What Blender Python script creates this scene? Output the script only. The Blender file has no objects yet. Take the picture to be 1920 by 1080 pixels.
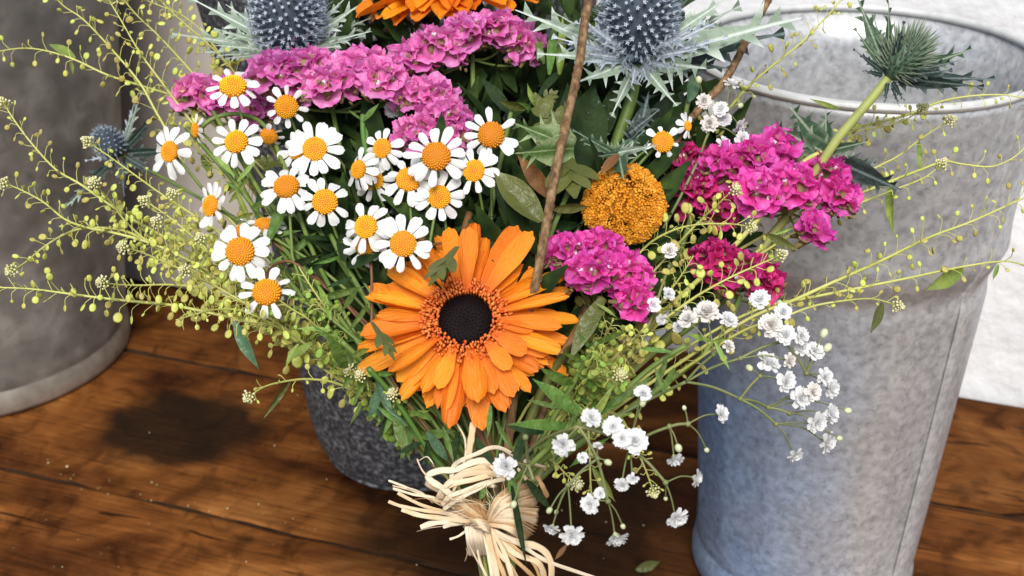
import bpy, math, random
from mathutils import Vector as V, Matrix as MX, noise as NZ
rnd = random.Random(7)
sc = bpy.context.scene
COL = sc.collection
# ------------------------------------------------------------------ camera, sky, sun, exposure
CAM_H, PITCH, FPX = 0.56, math.radians(27), 2400.0
SUN_EL, SUN_AZ = math.radians(47), math.radians(184)      # azimuth clockwise from +Y: the sun stands high behind the camera
cam_d = bpy.data.cameras.new('camera'); cam = bpy.data.objects.new('camera', cam_d); COL.objects.link(cam)
cam.location = (0, 0, CAM_H); cam.rotation_euler = (math.pi/2 - PITCH, 0, 0)
cam_d.sensor_width = 36; cam_d.lens = 36*FPX/1920; cam_d.clip_start = .02; cam_d.clip_end = 100
cam_d.dof.use_dof = True; cam_d.dof.focus_distance = .51; cam_d.dof.aperture_fstop = 20
sc.camera = cam
w = bpy.data.worlds.new('World'); sc.world = w; w.use_nodes = True
nt = w.node_tree; bg = nt.nodes['Background']; sky = nt.nodes.new('ShaderNodeTexSky')
sky.sky_type = 'NISHITA'; sky.sun_disc = False; sky.sun_elevation = SUN_EL; sky.sun_rotation = SUN_AZ
sky.air_density = 1.0; sky.dust_density = 1.5; sky.ozone_density = 1.0
nt.links.new(sky.outputs[0], bg.inputs[0]); bg.inputs[1].default_value = .065
sun_d = bpy.data.lights.new('sun', 'SUN'); sun_d.energy = 2.0; sun_d.angle = math.radians(28); sun_d.color = (1, .965, .91)
sun = bpy.data.objects.new('sun', sun_d); COL.objects.link(sun)
sdir = V((math.sin(SUN_AZ)*math.cos(SUN_EL), math.cos(SUN_AZ)*math.cos(SUN_EL), math.sin(SUN_EL)))
sun.rotation_euler = sdir.to_track_quat('Z', 'Y').to_euler()
sc.view_settings.view_transform = 'Standard'; sc.view_settings.look = 'None'; sc.view_settings.exposure = 1.05

# ------------------------------------------------------------------ where a photo pixel lies in the place, at a given depth
CP, SP = math.cos(PITCH), math.sin(PITCH)
FW, RT, UP = V((0, CP, -SP)), V((1, 0, 0)), V((0, SP, CP))
CAMP = V((0, 0, CAM_H))
def ray(px, py): return FW + RT*((px-960)/FPX) + UP*((540-py)/FPX)
def D(px, py):
    return .475 + max(0, 600-py)/600*.085 + (abs(px-900)/1000)**1.5*.05 + max(0, py-600)/480*.02
def W(px, py, d=None, off=0): return CAMP + ray(px, py)*((D(px, py) if d is None else d)+off)
def G(px, py, z=0):
    r = ray(px, py); return CAMP + r*((z-CAM_H)/r.z)
def depth(p): return (p-CAMP).dot(FW)
def cdir(nx, ny, nz): return (RT*nx + UP*ny - FW*nz).normalized()
def frame(n, spin=0, ref=None):
    n = n.normalized(); x = RT if ref is None else ref
    x = x - n*x.dot(n)
    if x.length < 1e-3: x = UP - n*UP.dot(n)
    x.normalize(); y = n.cross(x)
    m = MX((x, y, n)).transposed().to_4x4()
    return m @ MX.Rotation(spin, 4, 'Z')
def at(p, rot, s=(1, 1, 1)):
    return MX.Translation(p) @ rot @ MX.Diagonal((s[0], s[1], s[2], 1))

# ------------------------------------------------------------------ objects
WM = {}
def tag(o, label=None, cat=None, group=None, kind=None):
    if label: o['label'] = label
    if cat: o['category'] = cat
    if group: o['group'] = group
    if kind: o['kind'] = kind
    return o
def thing(name, loc, label, cat, group=None):
    o = bpy.data.objects.new(name, None); COL.objects.link(o); o.location = loc; o.empty_display_size = .01
    WM[o] = MX.Translation(loc); return tag(o, label, cat, group)
def put(name, mesh, parent=None, m=None, kind=None):
    o = bpy.data.objects.new(name, mesh); COL.objects.link(o)
    m = MX.Identity(4) if m is None else m
    if parent is not None:
        o.parent = parent; o.matrix_basis = WM[parent].inverted() @ m
    else: o.matrix_basis = m
    WM[o] = m
    if kind: o['kind'] = kind
    return o
class MB:
    def __init__(s): s.v, s.f, s.mi = [], [], []
    def add(s, vs, fs, mi=0, m=None):
        n = len(s.v); s.v += [m @ V(v) if m is not None else V(v) for v in vs]
        s.f += [tuple(i+n for i in f) for f in fs]; s.mi += [mi]*len(fs)
    def tube(s, pts, rad, n=6, mi=0, cap=True, flat=1.0, up=None):
        k = len(pts); rad = rad if isinstance(rad, (list, tuple)) else [rad]*k
        vs, fs = [], []; x = None
        for i, p in enumerate(pts):
            t = (pts[min(i+1, k-1)] - pts[max(i-1, 0)])
            if t.length < 1e-9: t = V((0, 0, 1))
            t.normalize()
            if up is not None: x = t.cross(up)
            elif x is None: x = t.cross(V((.3, .9, .2)))
            x = x - t*x.dot(t)
            if x.length < 1e-6: x = t.cross(V((1, .1, .3)))
            x.normalize(); y = t.cross(x)
            for j in range(n):
                a = 2*math.pi*j/n; vs.append(p + x*(rad[i]*math.cos(a)) + y*(rad[i]*flat*math.sin(a)))
        for i in range(k-1):
            for j in range(n):
                a, b = i*n+j, i*n+(j+1) % n; fs.append((a, b, b+n, a+n))
        if cap: fs.append(tuple(reversed(range(n)))); fs.append(tuple(range((k-1)*n, k*n)))
        s.add(vs, fs, mi)
    def ball(s, c, r, nu=8, nv=5, mi=0, m=None, sc3=(1, 1, 1)):
        vs, fs = [V((0, 0, 1))], []
        for i in range(1, nv):
            a = math.pi*i/nv
            for j in range(nu):
                b = 2*math.pi*j/nu; vs.append(V((math.sin(a)*math.cos(b), math.sin(a)*math.sin(b), math.cos(a))))
        vs.append(V((0, 0, -1))); L = len(vs)-1
        for j in range(nu):
            k = (j+1) % nu
            fs.append((0, 1+j, 1+k)); fs.append((L, L-nu+k, L-nu+j))
            for i in range(nv-2): a = 1+i*nu; fs.append((a+j, a+nu+j, a+nu+k, a+k))
        vs = [V((v.x*r*sc3[0], v.y*r*sc3[1], v.z*r*sc3[2])) for v in vs]
        mm = MX.Translation(c) if m is None else MX.Translation(c) @ m
        s.add(vs, fs, mi, mm)
    def lathe(s, prof, n=64, mi=0, c=V((0, 0, 0)), wob=0):
        vs, fs = [], []
        for (r, z) in prof:
            for j in range(n):
                a = 2*math.pi*j/n
                k = 1 + wob*NZ.noise(V((math.cos(a)*1.3, math.sin(a)*1.3, z*9)))
                vs.append(V((c.x+r*k*math.cos(a), c.y+r*k*math.sin(a), c.z+z)))
        for i in range(len(prof)-1):
            for j in range(n):
                k = (j+1) % n; fs.append((i*n+j, i*n+k, (i+1)*n+k, (i+1)*n+j))
        s.add(vs, fs, mi)
    def mesh(s, name, mats, smooth=True):
        me = bpy.data.meshes.new(name); me.from_pydata([tuple(v) for v in s.v], [], s.f)
        for m in (mats if isinstance(mats, (list, tuple)) else [mats]): me.materials.append(m)
        me.polygons.foreach_set('use_smooth', [smooth]*len(s.f)); me.polygons.foreach_set('material_index', s.mi)
        me.update(); return me
    def obj(s, name, mats, parent=None, kind=None, smooth=True):
        if parent is not None:
            inv = WM[parent].inverted(); s.v = [inv @ v for v in s.v]
            return put(name, s.mesh(name, mats, smooth), parent, WM[parent], kind)
        return put(name, s.mesh(name, mats, smooth), None, None, kind)
def spline(pts, k=6):
    out, n = [], len(pts)
    for i in range(n-1):
        p0, p1, p2, p3 = pts[max(i-1, 0)], pts[i], pts[i+1], pts[min(i+2, n-1)]
        for j in range(k):
            t = j/k
            out.append(.5*((2*p1) + (p2-p0)*t + (2*p0-5*p1+4*p2-p3)*t*t + (3*p1-p0-3*p2+p3)*t*t*t))
    out.append(pts[-1].copy()); return out

# ------------------------------------------------------------------ materials
def mat(name, cols, scale=8, rough=.55, trans=0, bump=0, bscale=40, metal=0, spec=.4, rv=0, rh=0, detail=4, stretch=None, stops=None, sheen=0):
    m = bpy.data.materials.new(name); m.use_nodes = True; N, L = m.node_tree.nodes, m.node_tree.links
    p = N['Principled BSDF']; out = N['Material Output']
    tc = N.new('ShaderNodeTexCoord'); src = tc.outputs['Object']
    if stretch:
        mp = N.new('ShaderNodeMapping'); mp.inputs['Scale'].default_value = stretch; L.new(src, mp.inputs[0]); src = mp.outputs[0]
    nz = N.new('ShaderNodeTexNoise'); nz.inputs['Scale'].default_value = scale; nz.inputs['Detail'].default_value = detail; L.new(src, nz.inputs['Vector'])
    r = N.new('ShaderNodeValToRGB'); e = r.color_ramp.elements
    stops = stops or [.3 + .4*i/max(1, len(cols)-1) for i in range(len(cols))]
    while len(e) < len(cols): e.new(.5)
    for i, c in enumerate(cols): e[i].position = stops[i]; e[i].color = (*c, 1)
    L.new(nz.outputs[0], r.inputs[0]); col = r.outputs[0]
    if rv or rh:
        oi = N.new('ShaderNodeObjectInfo'); hs = N.new('ShaderNodeHueSaturation')
        for k, amt, base in (('Value', rv, 1), ('Hue', rh, .5)):
            mr = N.new('ShaderNodeMapRange'); mr.inputs[3].default_value = base-amt; mr.inputs[4].default_value = base+amt
            L.new(oi.outputs['Random'], mr.inputs[0]); L.new(mr.outputs[0], hs.inputs[k])
        L.new(col, hs.inputs['Color']); col = hs.outputs[0]
    L.new(col, p.inputs['Base Color']); p.inputs['Roughness'].default_value = rough; p.inputs['Metallic'].default_value = metal
    p.inputs['Specular IOR Level'].default_value = spec
    if sheen: p.inputs['Sheen Weight'].default_value = sheen
    if bump:
        b2 = N.new('ShaderNodeTexNoise'); b2.inputs['Scale'].default_value = bscale; b2.inputs['Detail'].default_value = 5; L.new(src, b2.inputs['Vector'])
        bp = N.new('ShaderNodeBump'); bp.inputs['Strength'].default_value = bump; bp.inputs['Distance'].default_value = .1/bscale*2
        L.new(b2.outputs[0], bp.inputs['Height']); L.new(bp.outputs[0], p.inputs['Normal'])
    if trans:
        tr = N.new('ShaderNodeBsdfTranslucent'); L.new(col, tr.inputs[0]); mx = N.new('ShaderNodeMixShader'); mx.inputs[0].default_value = trans
        L.new(p.outputs[0], mx.inputs[1]); L.new(tr.outputs[0], mx.inputs[2]); L.new(mx.outputs[0], out.inputs[0])
    return m
def nodes(m): return m.node_tree.nodes, m.node_tree.links, m.node_tree.nodes['Principled BSDF']
M = {}
M['daisy_petal'] = mat('daisy_petal', [(.80, .80, .77), (.86, .86, .84)], 3, .5, .22, .25, 9, rv=.04, stretch=(1, 6, 1))
M['daisy_disc'] = mat('daisy_disc', [(.78, .33, .006), (.87, .44, .012)], 6, .6, 0, rv=.18, rh=.012)
M['daisy_gap'] = mat('daisy_gap', [(.42, .12, .003), (.55, .19, .004)], 20, .7)
M['green_stem'] = mat('green_stem', [(.09, .15, .025), (.16, .22, .05)], 90, .5, 0)
M['thistle_stem'] = mat('thistle_stem', [(.26, .30, .07), (.38, .41, .13)], 70, .55, 0)
M['red_stem'] = mat('red_stem', [(.10, .045, .018), (.19, .085, .03)], 90, .5, 0)
M['gerbera_stem'] = mat('gerbera_stem', [(.13, .09, .03), (.20, .17, .05)], 90, .55, 0)
M['lilac'] = mat('statice_lilac', [(.76, .12, .46), (.88, .24, .62), (.92, .42, .74)], 2.2, .6, .4, .3, 9, rv=.12, rh=.015)
M['magenta'] = mat('statice_magenta', [(.74, .025, .33), (.87, .085, .50), (.91, .22, .64)], 2.2, .6, .4, .3, 9, rv=.14, rh=.012)
M['crimson'] = mat('statice_crimson', [(.48, .010, .11), (.68, .03, .23), (.76, .07, .33)], 2.2, .6, .25, .3, 9, rv=.16, rh=.01)
M['corolla'] = mat('statice_corolla', [(.75, .60, .66), (.85, .78, .80)], 3, .5, .2)
M['calyx'] = mat('statice_calyx', [(.12, .07, .025), (.24, .17, .07), (.10, .12, .03)], 160, .7, 0)
M['sprig_stem'] = mat('sprig_stem', [(.40, .42, .09), (.54, .53, .17)], 70, .5, 0)
M['pod'] = mat('pod', [(.64, .64, .10), (.78, .75, .26)], 2, .5, .4, rv=.22, rh=.03)
M['pod_green'] = mat('pod_green', [(.28, .42, .06), (.46, .54, .12)], 2, .5, .4, rv=.25, rh=.035)
M['bud'] = mat('bud', [(.60, .56, .22), (.76, .73, .48)], 300, .6, .1)
M['white'] = mat('baby_breath', [(.84, .84, .83), (.88, .88, .88)], 4, .55, .38, rv=.03)
M['blush'] = mat('baby_breath_faded', [(.72, .67, .62), (.80, .77, .73)], 4, .6, .2, rv=.05)
M['gyp_stem'] = mat('gyp_stem', [(.11, .15, .045), (.22, .22, .09)], 60, .5, 0)
M['gyp_bud'] = mat('gyp_bud', [(.45, .50, .25), (.66, .68, .45)], 90, .5, .1)
M['leaf'] = mat('leaf_mid_green', [(.065, .14, .022), (.13, .22, .04)], 2.5, .42, .2, .25, 7, rv=.25, rh=.02)
M['leaf_light'] = mat('leaf_light_green', [(.17, .26, .04), (.28, .36, .075)], 2.5, .45, .25, .2, 7, rv=.2, rh=.02)
M['leaf_blue'] = mat('leaf_blue_green', [(.06, .13, .07), (.11, .20, .10)], 2.5, .42, .2, .2, 7, rv=.15)
M['leaf_dark'] = mat('leaf_dark_green', [(.010, .028, .010), (.030, .055, .016)], 2.5, .6, .12, .25, 7, 0, .15, rv=.3, rh=.02)
M['leaf_olive'] = mat('leaf_olive', [(.075, .085, .018), (.12, .13, .03)], 2.0, .38, .12, .2, 7)
M['leaf_brown'] = mat('leaf_brown', [(.13, .055, .016), (.22, .10, .03)], 2.0, .45, .12, .2, 7)
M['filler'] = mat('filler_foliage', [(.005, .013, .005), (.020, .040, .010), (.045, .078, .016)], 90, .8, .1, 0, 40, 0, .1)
M['twig'] = mat('twig_bark', [(.06, .030, .012), (.17, .092, .038), (.30, .20, .10)], 420, .8, 0, .5, 700, stretch=(1, 1, .16))
M['raffia'] = mat('raffia', [(.54, .35, .17), (.72, .53, .32), (.79, .64, .44)], 60, .75, .12, .6, 900, rv=.1)
M['raffia_pale'] = mat('raffia_pale', [(.68, .54, .36), (.80, .70, .53)], 60, .75, .12, .6, 900, rv=.06)
M['raffia_tan'] = mat('raffia_tan', [(.42, .23, .09), (.62, .40, .20)], 60, .75, .12, .6, 900, rv=.1)
M['cone'] = mat('thistle_core', [(.02, .03, .045), (.06, .085, .115)], 200, .7)
M['floret_blue'] = mat('thistle_floret', [(.40, .44, .52), (.66, .70, .75)], 500, .6, .1)
M['spine_blue'] = mat('thistle_spine', [(.20, .26, .34), (.40, .46, .52)], 300, .6, .1)
M['green_cone'] = mat('green_thistle', [(.03, .07, .04), (.10, .17, .10)], 400, .55)
M['craspedia'] = mat('pompon', [(.46, .15, .006), (.72, .30, .012), (.82, .43, .05)], 420, .7, .1)
M['gerb_dark'] = mat('gerbera_heart', [(.0025, .001, .0015), (.008, .0025, .003)], 900, .7, 0, 0, 1500, 0, .12)
def leafy_bract(name, mid, edge, rough=.5):
    m = mat(name, [mid, tuple(c*1.15 for c in mid)], 3, rough, .15, .2, 9, rv=.15); N, L, p = nodes(m)
    tc = N.new('ShaderNodeTexCoord'); sx = N.new('ShaderNodeSeparateXYZ'); L.new(tc.outputs['Object'], sx.inputs[0])
    a = N.new('ShaderNodeMath'); a.operation = 'ABSOLUTE'; L.new(sx.outputs['Y'], a.inputs[0])
    r = N.new('ShaderNodeValToRGB'); r.color_ramp.elements[0].position = .055; r.color_ramp.elements[1].position = .13; L.new(a.outputs[0], r.inputs[0])
    r2 = N.new('ShaderNodeValToRGB'); r2.color_ramp.elements[0].position = .004; r2.color_ramp.elements[0].color = (1, 1, 1, 1); r2.color_ramp.elements[1].position = .014; r2.color_ramp.elements[1].color = (0, 0, 0, 1); L.new(a.outputs[0], r2.inputs[0])
    mm = N.new('ShaderNodeMath'); mm.operation = 'MAXIMUM'; L.new(r.outputs[0], mm.inputs[0]); L.new(r2.outputs[0], mm.inputs[1])
    mx = N.new('ShaderNodeMix'); mx.data_type = 'RGBA'; L.new(mm.outputs[0], mx.inputs[0])
    src = p.inputs['Base Color'].links[0].from_socket; L.new(src, mx.inputs[6]); mx.inputs[7].default_value = (*edge, 1)
    L.new(mx.outputs[2], p.inputs['Base Color']); return m
M['bract_pale'] = leafy_bract('bract_pale', (.22, .29, .21), (.56, .62, .56))
M['bract_blue'] = leafy_bract('bract_blue', (.33, .39, .44), (.64, .68, .72))
M['bract_green'] = leafy_bract('bract_green', (.035, .075, .035), (.26, .32, .22))
M['bract_dark'] = leafy_bract('bract_dark', (.018, .035, .028), (.14, .18, .17))
M['serrated'] = leafy_bract('serrated_leaf', (.07, .13, .03), (.30, .38, .18))
def gerbera_mat(name, tint=1):
    m = mat(name, [(.87*tint, .24, .007), (.91*tint, .325, .02)], 1.5, .5, .3, .35, 30, rv=.10, rh=.012, stretch=(.12, 1, 1)); N, L, p = nodes(m)
    tc = N.new('ShaderNodeTexCoord'); sx = N.new('ShaderNodeSeparateXYZ'); L.new(tc.outputs['Object'], sx.inputs[0])
    r = N.new('ShaderNodeValToRGB'); r.color_ramp.elements[0].color = (1, 1, 1, 1); r.color_ramp.elements[1].color = (0, 0, 0, 1); r.color_ramp.elements[1].position = .42
    L.new(sx.outputs['X'], r.inputs[0]); mx = N.new('ShaderNodeMix'); mx.data_type = 'RGBA'; L.new(r.outputs[0], mx.inputs[0])
    src = p.inputs['Base Color'].links[0].from_socket; L.new(src, mx.inputs[6]); mx.inputs[7].default_value = (.74, .12, .005, 1)
    L.new(mx.outputs[2], p.inputs['Base Color']); return m
M['gerbera'] = gerbera_mat('gerbera_petal')
M['gerb_ring'] = mat('gerbera_floret', [(.58, .07, .010), (.80, .19, .030), (.87, .32, .07)], 500, .55, .15)

def throat(key, col):
    m = M[key]; N, L, p = nodes(m); tc = N.new('ShaderNodeTexCoord'); mp = N.new('ShaderNodeMapping'); mp.inputs['Scale'].default_value = (1, 1, 0); L.new(tc.outputs['Object'], mp.inputs[0])
    ln = N.new('ShaderNodeVectorMath'); ln.operation = 'LENGTH'; L.new(mp.outputs[0], ln.inputs[0])
    r = N.new('ShaderNodeMapRange'); r.inputs[1].default_value = .25; r.inputs[2].default_value = .75; r.inputs[3].default_value = .8; r.inputs[4].default_value = 0; L.new(ln.outputs['Value'], r.inputs[0])
    mx = N.new('ShaderNodeMix'); mx.data_type = 'RGBA'; L.new(r.outputs[0], mx.inputs[0]); src = p.inputs['Base Color'].links[0].from_socket
    L.new(src, mx.inputs[6]); mx.inputs[7].default_value = (*col, 1); L.new(mx.outputs[2], p.inputs['Base Color'])
    for n in N:
        if n.type == 'BSDF_TRANSLUCENT': L.new(mx.outputs[2], n.inputs[0])
throat('lilac', (.70, .06, .34)); throat('magenta', (.62, .015, .2)); throat('crimson', (.30, .004, .05))
def zinc(name, lo, mid, hi, scale, metal=.75, rough=.46, blue=False):
    m = mat(name, [lo, mid, hi], scale, rough, 0, .12, 260, metal, .5, detail=8, stops=[.34, .50, .64]); N, L, p = nodes(m)
    tc = N.new('ShaderNodeTexCoord')
    n1 = N.new('ShaderNodeTexNoise'); n1.inputs['Scale'].default_value = scale*1.5; n1.inputs['Detail'].default_value = 4; n1.inputs['Distortion'].default_value = .7; L.new(tc.outputs['Object'], n1.inputs['Vector'])
    r = N.new('ShaderNodeValToRGB'); r.color_ramp.elements[0].position = .33; r.color_ramp.elements[0].color = (.74, .74, .75, 1); r.color_ramp.elements[1].position = .47; r.color_ramp.elements[1].color = (1, 1, 1, 1); L.new(n1.outputs[0], r.inputs[0])
    n2 = N.new('ShaderNodeTexNoise'); n2.inputs['Scale'].default_value = 9; n2.inputs['Detail'].default_value = 3; L.new(tc.outputs['Object'], n2.inputs['Vector'])
    r2 = N.new('ShaderNodeValToRGB'); r2.color_ramp.elements[0].position = .3; r2.color_ramp.elements[0].color = (.78, .78, .78, 1); r2.color_ramp.elements[1].position = .65; L.new(n2.outputs[0], r2.inputs[0])
    src = p.inputs['Base Color'].links[0].from_socket
    for q in (r, r2):
        mx = N.new('ShaderNodeMix'); mx.data_type = 'RGBA'; mx.blend_type = 'MULTIPLY'; mx.inputs[0].default_value = 1
        L.new(src, mx.inputs[6]); L.new(q.outputs[0], mx.inputs[7]); src = mx.outputs[2]
    if blue:                                                 # blue reflection painted into the zinc colour, low on one flank
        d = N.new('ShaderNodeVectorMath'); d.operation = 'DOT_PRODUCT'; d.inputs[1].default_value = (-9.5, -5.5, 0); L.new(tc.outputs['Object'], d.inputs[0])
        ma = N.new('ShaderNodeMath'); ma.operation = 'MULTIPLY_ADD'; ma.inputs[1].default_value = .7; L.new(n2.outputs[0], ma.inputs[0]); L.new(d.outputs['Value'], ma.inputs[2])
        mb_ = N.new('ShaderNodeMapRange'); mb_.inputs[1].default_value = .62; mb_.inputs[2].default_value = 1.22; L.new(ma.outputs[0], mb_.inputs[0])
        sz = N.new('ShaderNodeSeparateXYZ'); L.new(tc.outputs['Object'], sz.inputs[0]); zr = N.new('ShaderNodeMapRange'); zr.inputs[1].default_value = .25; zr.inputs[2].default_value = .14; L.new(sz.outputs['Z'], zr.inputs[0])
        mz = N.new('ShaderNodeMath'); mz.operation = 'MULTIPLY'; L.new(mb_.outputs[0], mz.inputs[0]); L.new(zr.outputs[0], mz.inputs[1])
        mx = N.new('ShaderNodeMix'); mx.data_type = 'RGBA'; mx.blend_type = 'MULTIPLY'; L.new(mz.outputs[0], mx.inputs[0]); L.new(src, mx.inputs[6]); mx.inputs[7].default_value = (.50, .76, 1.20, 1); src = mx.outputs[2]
    L.new(src, p.inputs['Base Color'])
    mr = N.new('ShaderNodeMapRange'); mr.inputs[3].default_value = rough-.1; mr.inputs[4].default_value = rough+.14; L.new(n1.outputs[0], mr.inputs[0]); L.new(mr.outputs[0], p.inputs['Roughness'])
    return m
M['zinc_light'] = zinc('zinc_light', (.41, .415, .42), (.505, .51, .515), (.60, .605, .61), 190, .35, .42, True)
M['zinc_dark'] = zinc('zinc_weathered', (.185, .172, .15), (.245, .228, .20), (.34, .317, .285), 36, .3, .55)
M['zinc_rim'] = mat('zinc_rim', [(.48, .48, .46), (.62, .62, .60)], 120, .55, 0, .15, 200, .2, .5)
M['dark_rim'] = mat('weathered_rim', [(.26, .22, .18), (.42, .38, .32)], 60, .45, 0, .1, 200, .5, .5)
M['stone'] = mat('charcoal_stone', [(.020, .020, .022), (.060, .060, .066), (.22, .22, .225)], 300, .8, 0, .5, 400, 0, .3, stops=[.36, .52, .72], detail=3)
M['plaster'] = mat('white_plaster', [(.66, .67, .68), (.75, .755, .76)], 14, .85, 0, .8, 45, 0, .2)
M['board'] = mat('taupe_board', [(.40, .36, .325), (.47, .425, .385)], 7, .7, 0, .2, 60, 0, .3)
# ------------------------------------------------------------------ the plank table and the wall
UA, VA = V((.9455, -.3256, 0)), V((.3256, .9455, 0))      # along the planks, and away from the camera across them
def wood():
    m = bpy.data.materials.new('old_wood'); m.use_nodes = True; N, L, p = nodes(m)
    ge = N.new('ShaderNodeNewGeometry'); cb = N.new('ShaderNodeCombineXYZ')
    for k, ax in enumerate((UA, VA)):
        d = N.new('ShaderNodeVectorMath'); d.operation = 'DOT_PRODUCT'; L.new(ge.outputs['Position'], d.inputs[0]); d.inputs[1].default_value = ax; L.new(d.outputs['Value'], cb.inputs[k])
    oi = N.new('ShaderNodeObjectInfo'); L.new(oi.outputs['Random'], cb.inputs[2])
    def noise(scale, stretch, detail=6, dist=0):
        mp = N.new('ShaderNodeMapping'); mp.inputs['Scale'].default_value = stretch; L.new(cb.outputs[0], mp.inputs[0])
        n = N.new('ShaderNodeTexNoise'); n.inputs['Scale'].default_value = scale; n.inputs['Detail'].default_value = detail; n.inputs['Distortion'].default_value = dist
        L.new(mp.outputs[0], n.inputs['Vector']); return n.outputs[0]
    def ramp(src, stops):
        r = N.new('ShaderNodeValToRGB'); e = r.color_ramp.elements
        while len(e) < len(stops): e.new(.5)
        for i, (t, c) in enumerate(stops): e[i].position = t; e[i].color = (*c, 1) if isinstance(c, tuple) else (c, c, c, 1)
        L.new(src, r.inputs[0]); return r.outputs[0]
    def mix(a, b, mode='MULTIPLY', fac=1.0):
        x = N.new('ShaderNodeMix'); x.data_type = 'RGBA'; x.blend_type = mode
        if isinstance(fac, float): x.inputs[0].default_value = fac
        else: L.new(fac, x.inputs[0])
        L.new(a, x.inputs[6])
        if isinstance(b, tuple): x.inputs[7].default_value = (*b, 1)
        else: L.new(b, x.inputs[7])
        return x.outputs[2]
    base = ramp(noise(10, (1, 1.5, 3), 12, .8), [(.28, (.036, .011, .0035)), (.42, (.096, .031, .0075)), (.55, (.180, .062, .014)), (.73, (.31, .125, .034))])
    grain = noise(70, (.30, 4.5, 3), 10, .5)
    c = mix(base, ramp(grain, [(.34, .66), (.50, .97), (.7, 1.14)]))
    c = mix(c, ramp(noise(26, (1.4, 1, 3), 6, 1.2), [(.34, .50), (.46, .90), (.58, 1.0)]))                    # blotches of old dirt
    c = mix(c, (.012, .006, .003), 'MIX', ramp(noise(34, (.22, 3.4, 2), 5, 1.6), [(.30, .9), (.345, 0)]))
    c = mix(c, (.018, .010, .005), 'MIX', ramp(noise(15, (.5, 2.6, 2), 3, 2.2), [(.26, .75), (.32, 0)]))       # dark cracks and scars
    c = mix(c, (.30, .19, .10), 'MIX', ramp(noise(230, (1, 1, 3), 2), [(.70, 0), (.78, .35)]))                     # pale dust specks
    # one dark ring-shaped old stain, with a ragged edge
    st = G(340, 800); sb = N.new('ShaderNodeVectorMath'); sb.operation = 'SUBTRACT'; L.new(ge.outputs['Position'], sb.inputs[0]); sb.inputs[1].default_value = st
    ns = N.new('ShaderNodeTexNoise'); ns.inputs['Scale'].default_value = 30; ns.inputs['Detail'].default_value = 9; L.new(ge.outputs['Position'], ns.inputs['Vector'])
    sc1 = N.new('ShaderNodeMapping'); sc1.inputs['Scale'].default_value = (1/.072, 1/.058, 1); L.new(sb.outputs[0], sc1.inputs[0])
    ln = N.new('ShaderNodeVectorMath'); ln.operation = 'LENGTH'; L.new(sc1.outputs[0], ln.inputs[0])
    ad = N.new('ShaderNodeMath'); ad.operation = 'MULTIPLY_ADD'; L.new(ns.outputs[0], ad.inputs[0]); ad.inputs[1].default_value = .62; L.new(ln.outputs['Value'], ad.inputs[2])
    c = mix(c, (.011, .0075, .0045), 'MIX', ramp_shift(N, L, ad.outputs[0]))
    sb2 = N.new('ShaderNodeVectorMath'); sb2.operation = 'SUBTRACT'; L.new(ge.outputs['Position'], sb2.inputs[0]); sb2.inputs[1].default_value = G(1020, 1000)   # shade beneath the bouquet, painted into the wood colour
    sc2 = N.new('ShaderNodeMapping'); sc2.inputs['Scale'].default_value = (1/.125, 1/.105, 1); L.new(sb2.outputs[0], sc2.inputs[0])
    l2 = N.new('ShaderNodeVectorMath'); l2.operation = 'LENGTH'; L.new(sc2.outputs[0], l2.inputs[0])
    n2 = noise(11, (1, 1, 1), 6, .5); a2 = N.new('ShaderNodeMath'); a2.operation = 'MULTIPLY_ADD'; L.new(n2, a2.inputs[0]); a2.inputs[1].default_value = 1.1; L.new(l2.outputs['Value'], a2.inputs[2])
    bouquet_shade = N.new('ShaderNodeMapRange'); bouquet_shade.inputs[1].default_value = 1.30; bouquet_shade.inputs[2].default_value = 1.85; bouquet_shade.inputs[3].default_value = .86; bouquet_shade.inputs[4].default_value = 0; L.new(a2.outputs[0], bouquet_shade.inputs[0])
    c = mix(c, (.016, .008, .004), 'MIX', bouquet_shade.outputs[0])
    hs = N.new('ShaderNodeHueSaturation'); mr = N.new('ShaderNodeMapRange'); mr.inputs[2].default_value = 2.0; mr.inputs[3].default_value = .70; mr.inputs[4].default_value = 1.22
    L.new(oi.outputs['Object Index'], mr.inputs[0]); L.new(mr.outputs[0], hs.inputs['Value']); L.new(c, hs.inputs['Color'])
    L.new(hs.outputs[0], p.inputs['Base Color'])
    rr = N.new('ShaderNodeMapRange'); rr.inputs[3].default_value = .62; rr.inputs[4].default_value = .85; L.new(grain, rr.inputs[0]); L.new(rr.outputs[0], p.inputs['Roughness'])
    p.inputs['Specular IOR Level'].default_value = .05
    bp = N.new('ShaderNodeBump'); bp.inputs['Strength'].default_value = .6; bp.inputs['Distance'].default_value = .0018; L.new(grain, bp.inputs['Height'])
    b2 = N.new('ShaderNodeBump'); b2.inputs['Strength'].default_value = .5; b2.inputs['Distance'].default_value = .004; L.new(noise(26, (1.4, 1, 3), 6, 1.2), b2.inputs['Height']); L.new(bp.outputs[0], b2.inputs['Normal'])
    L.new(b2.outputs[0], p.inputs['Normal']); return m
def ramp_shift(N, L, src):
    r = N.new('ShaderNodeMapRange'); r.inputs[1].default_value = 1.06; r.inputs[2].default_value = 1.36; r.inputs[3].default_value = .86; r.inputs[4].default_value = 0; r.clamp = True
    L.new(src, r.inputs[0]); return r.outputs[0]
M['wood'] = wood()
vw = G(1862, 747).dot(VA)                                   # wall foot
v1 = G(1830, 951).dot(VA); v2 = G(300, 940).dot(VA)         # the two seams in view
u0, u1 = -1.5, 1.0
table = thing('plank_table', V((0, .5, 0)), 'old dark brown plank table that carries the buckets and the bouquet', 'table')
edges = [vw - .001, v1, v2, v2-(v1-v2)*.95, v2-(v1-v2)*1.9]
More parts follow.
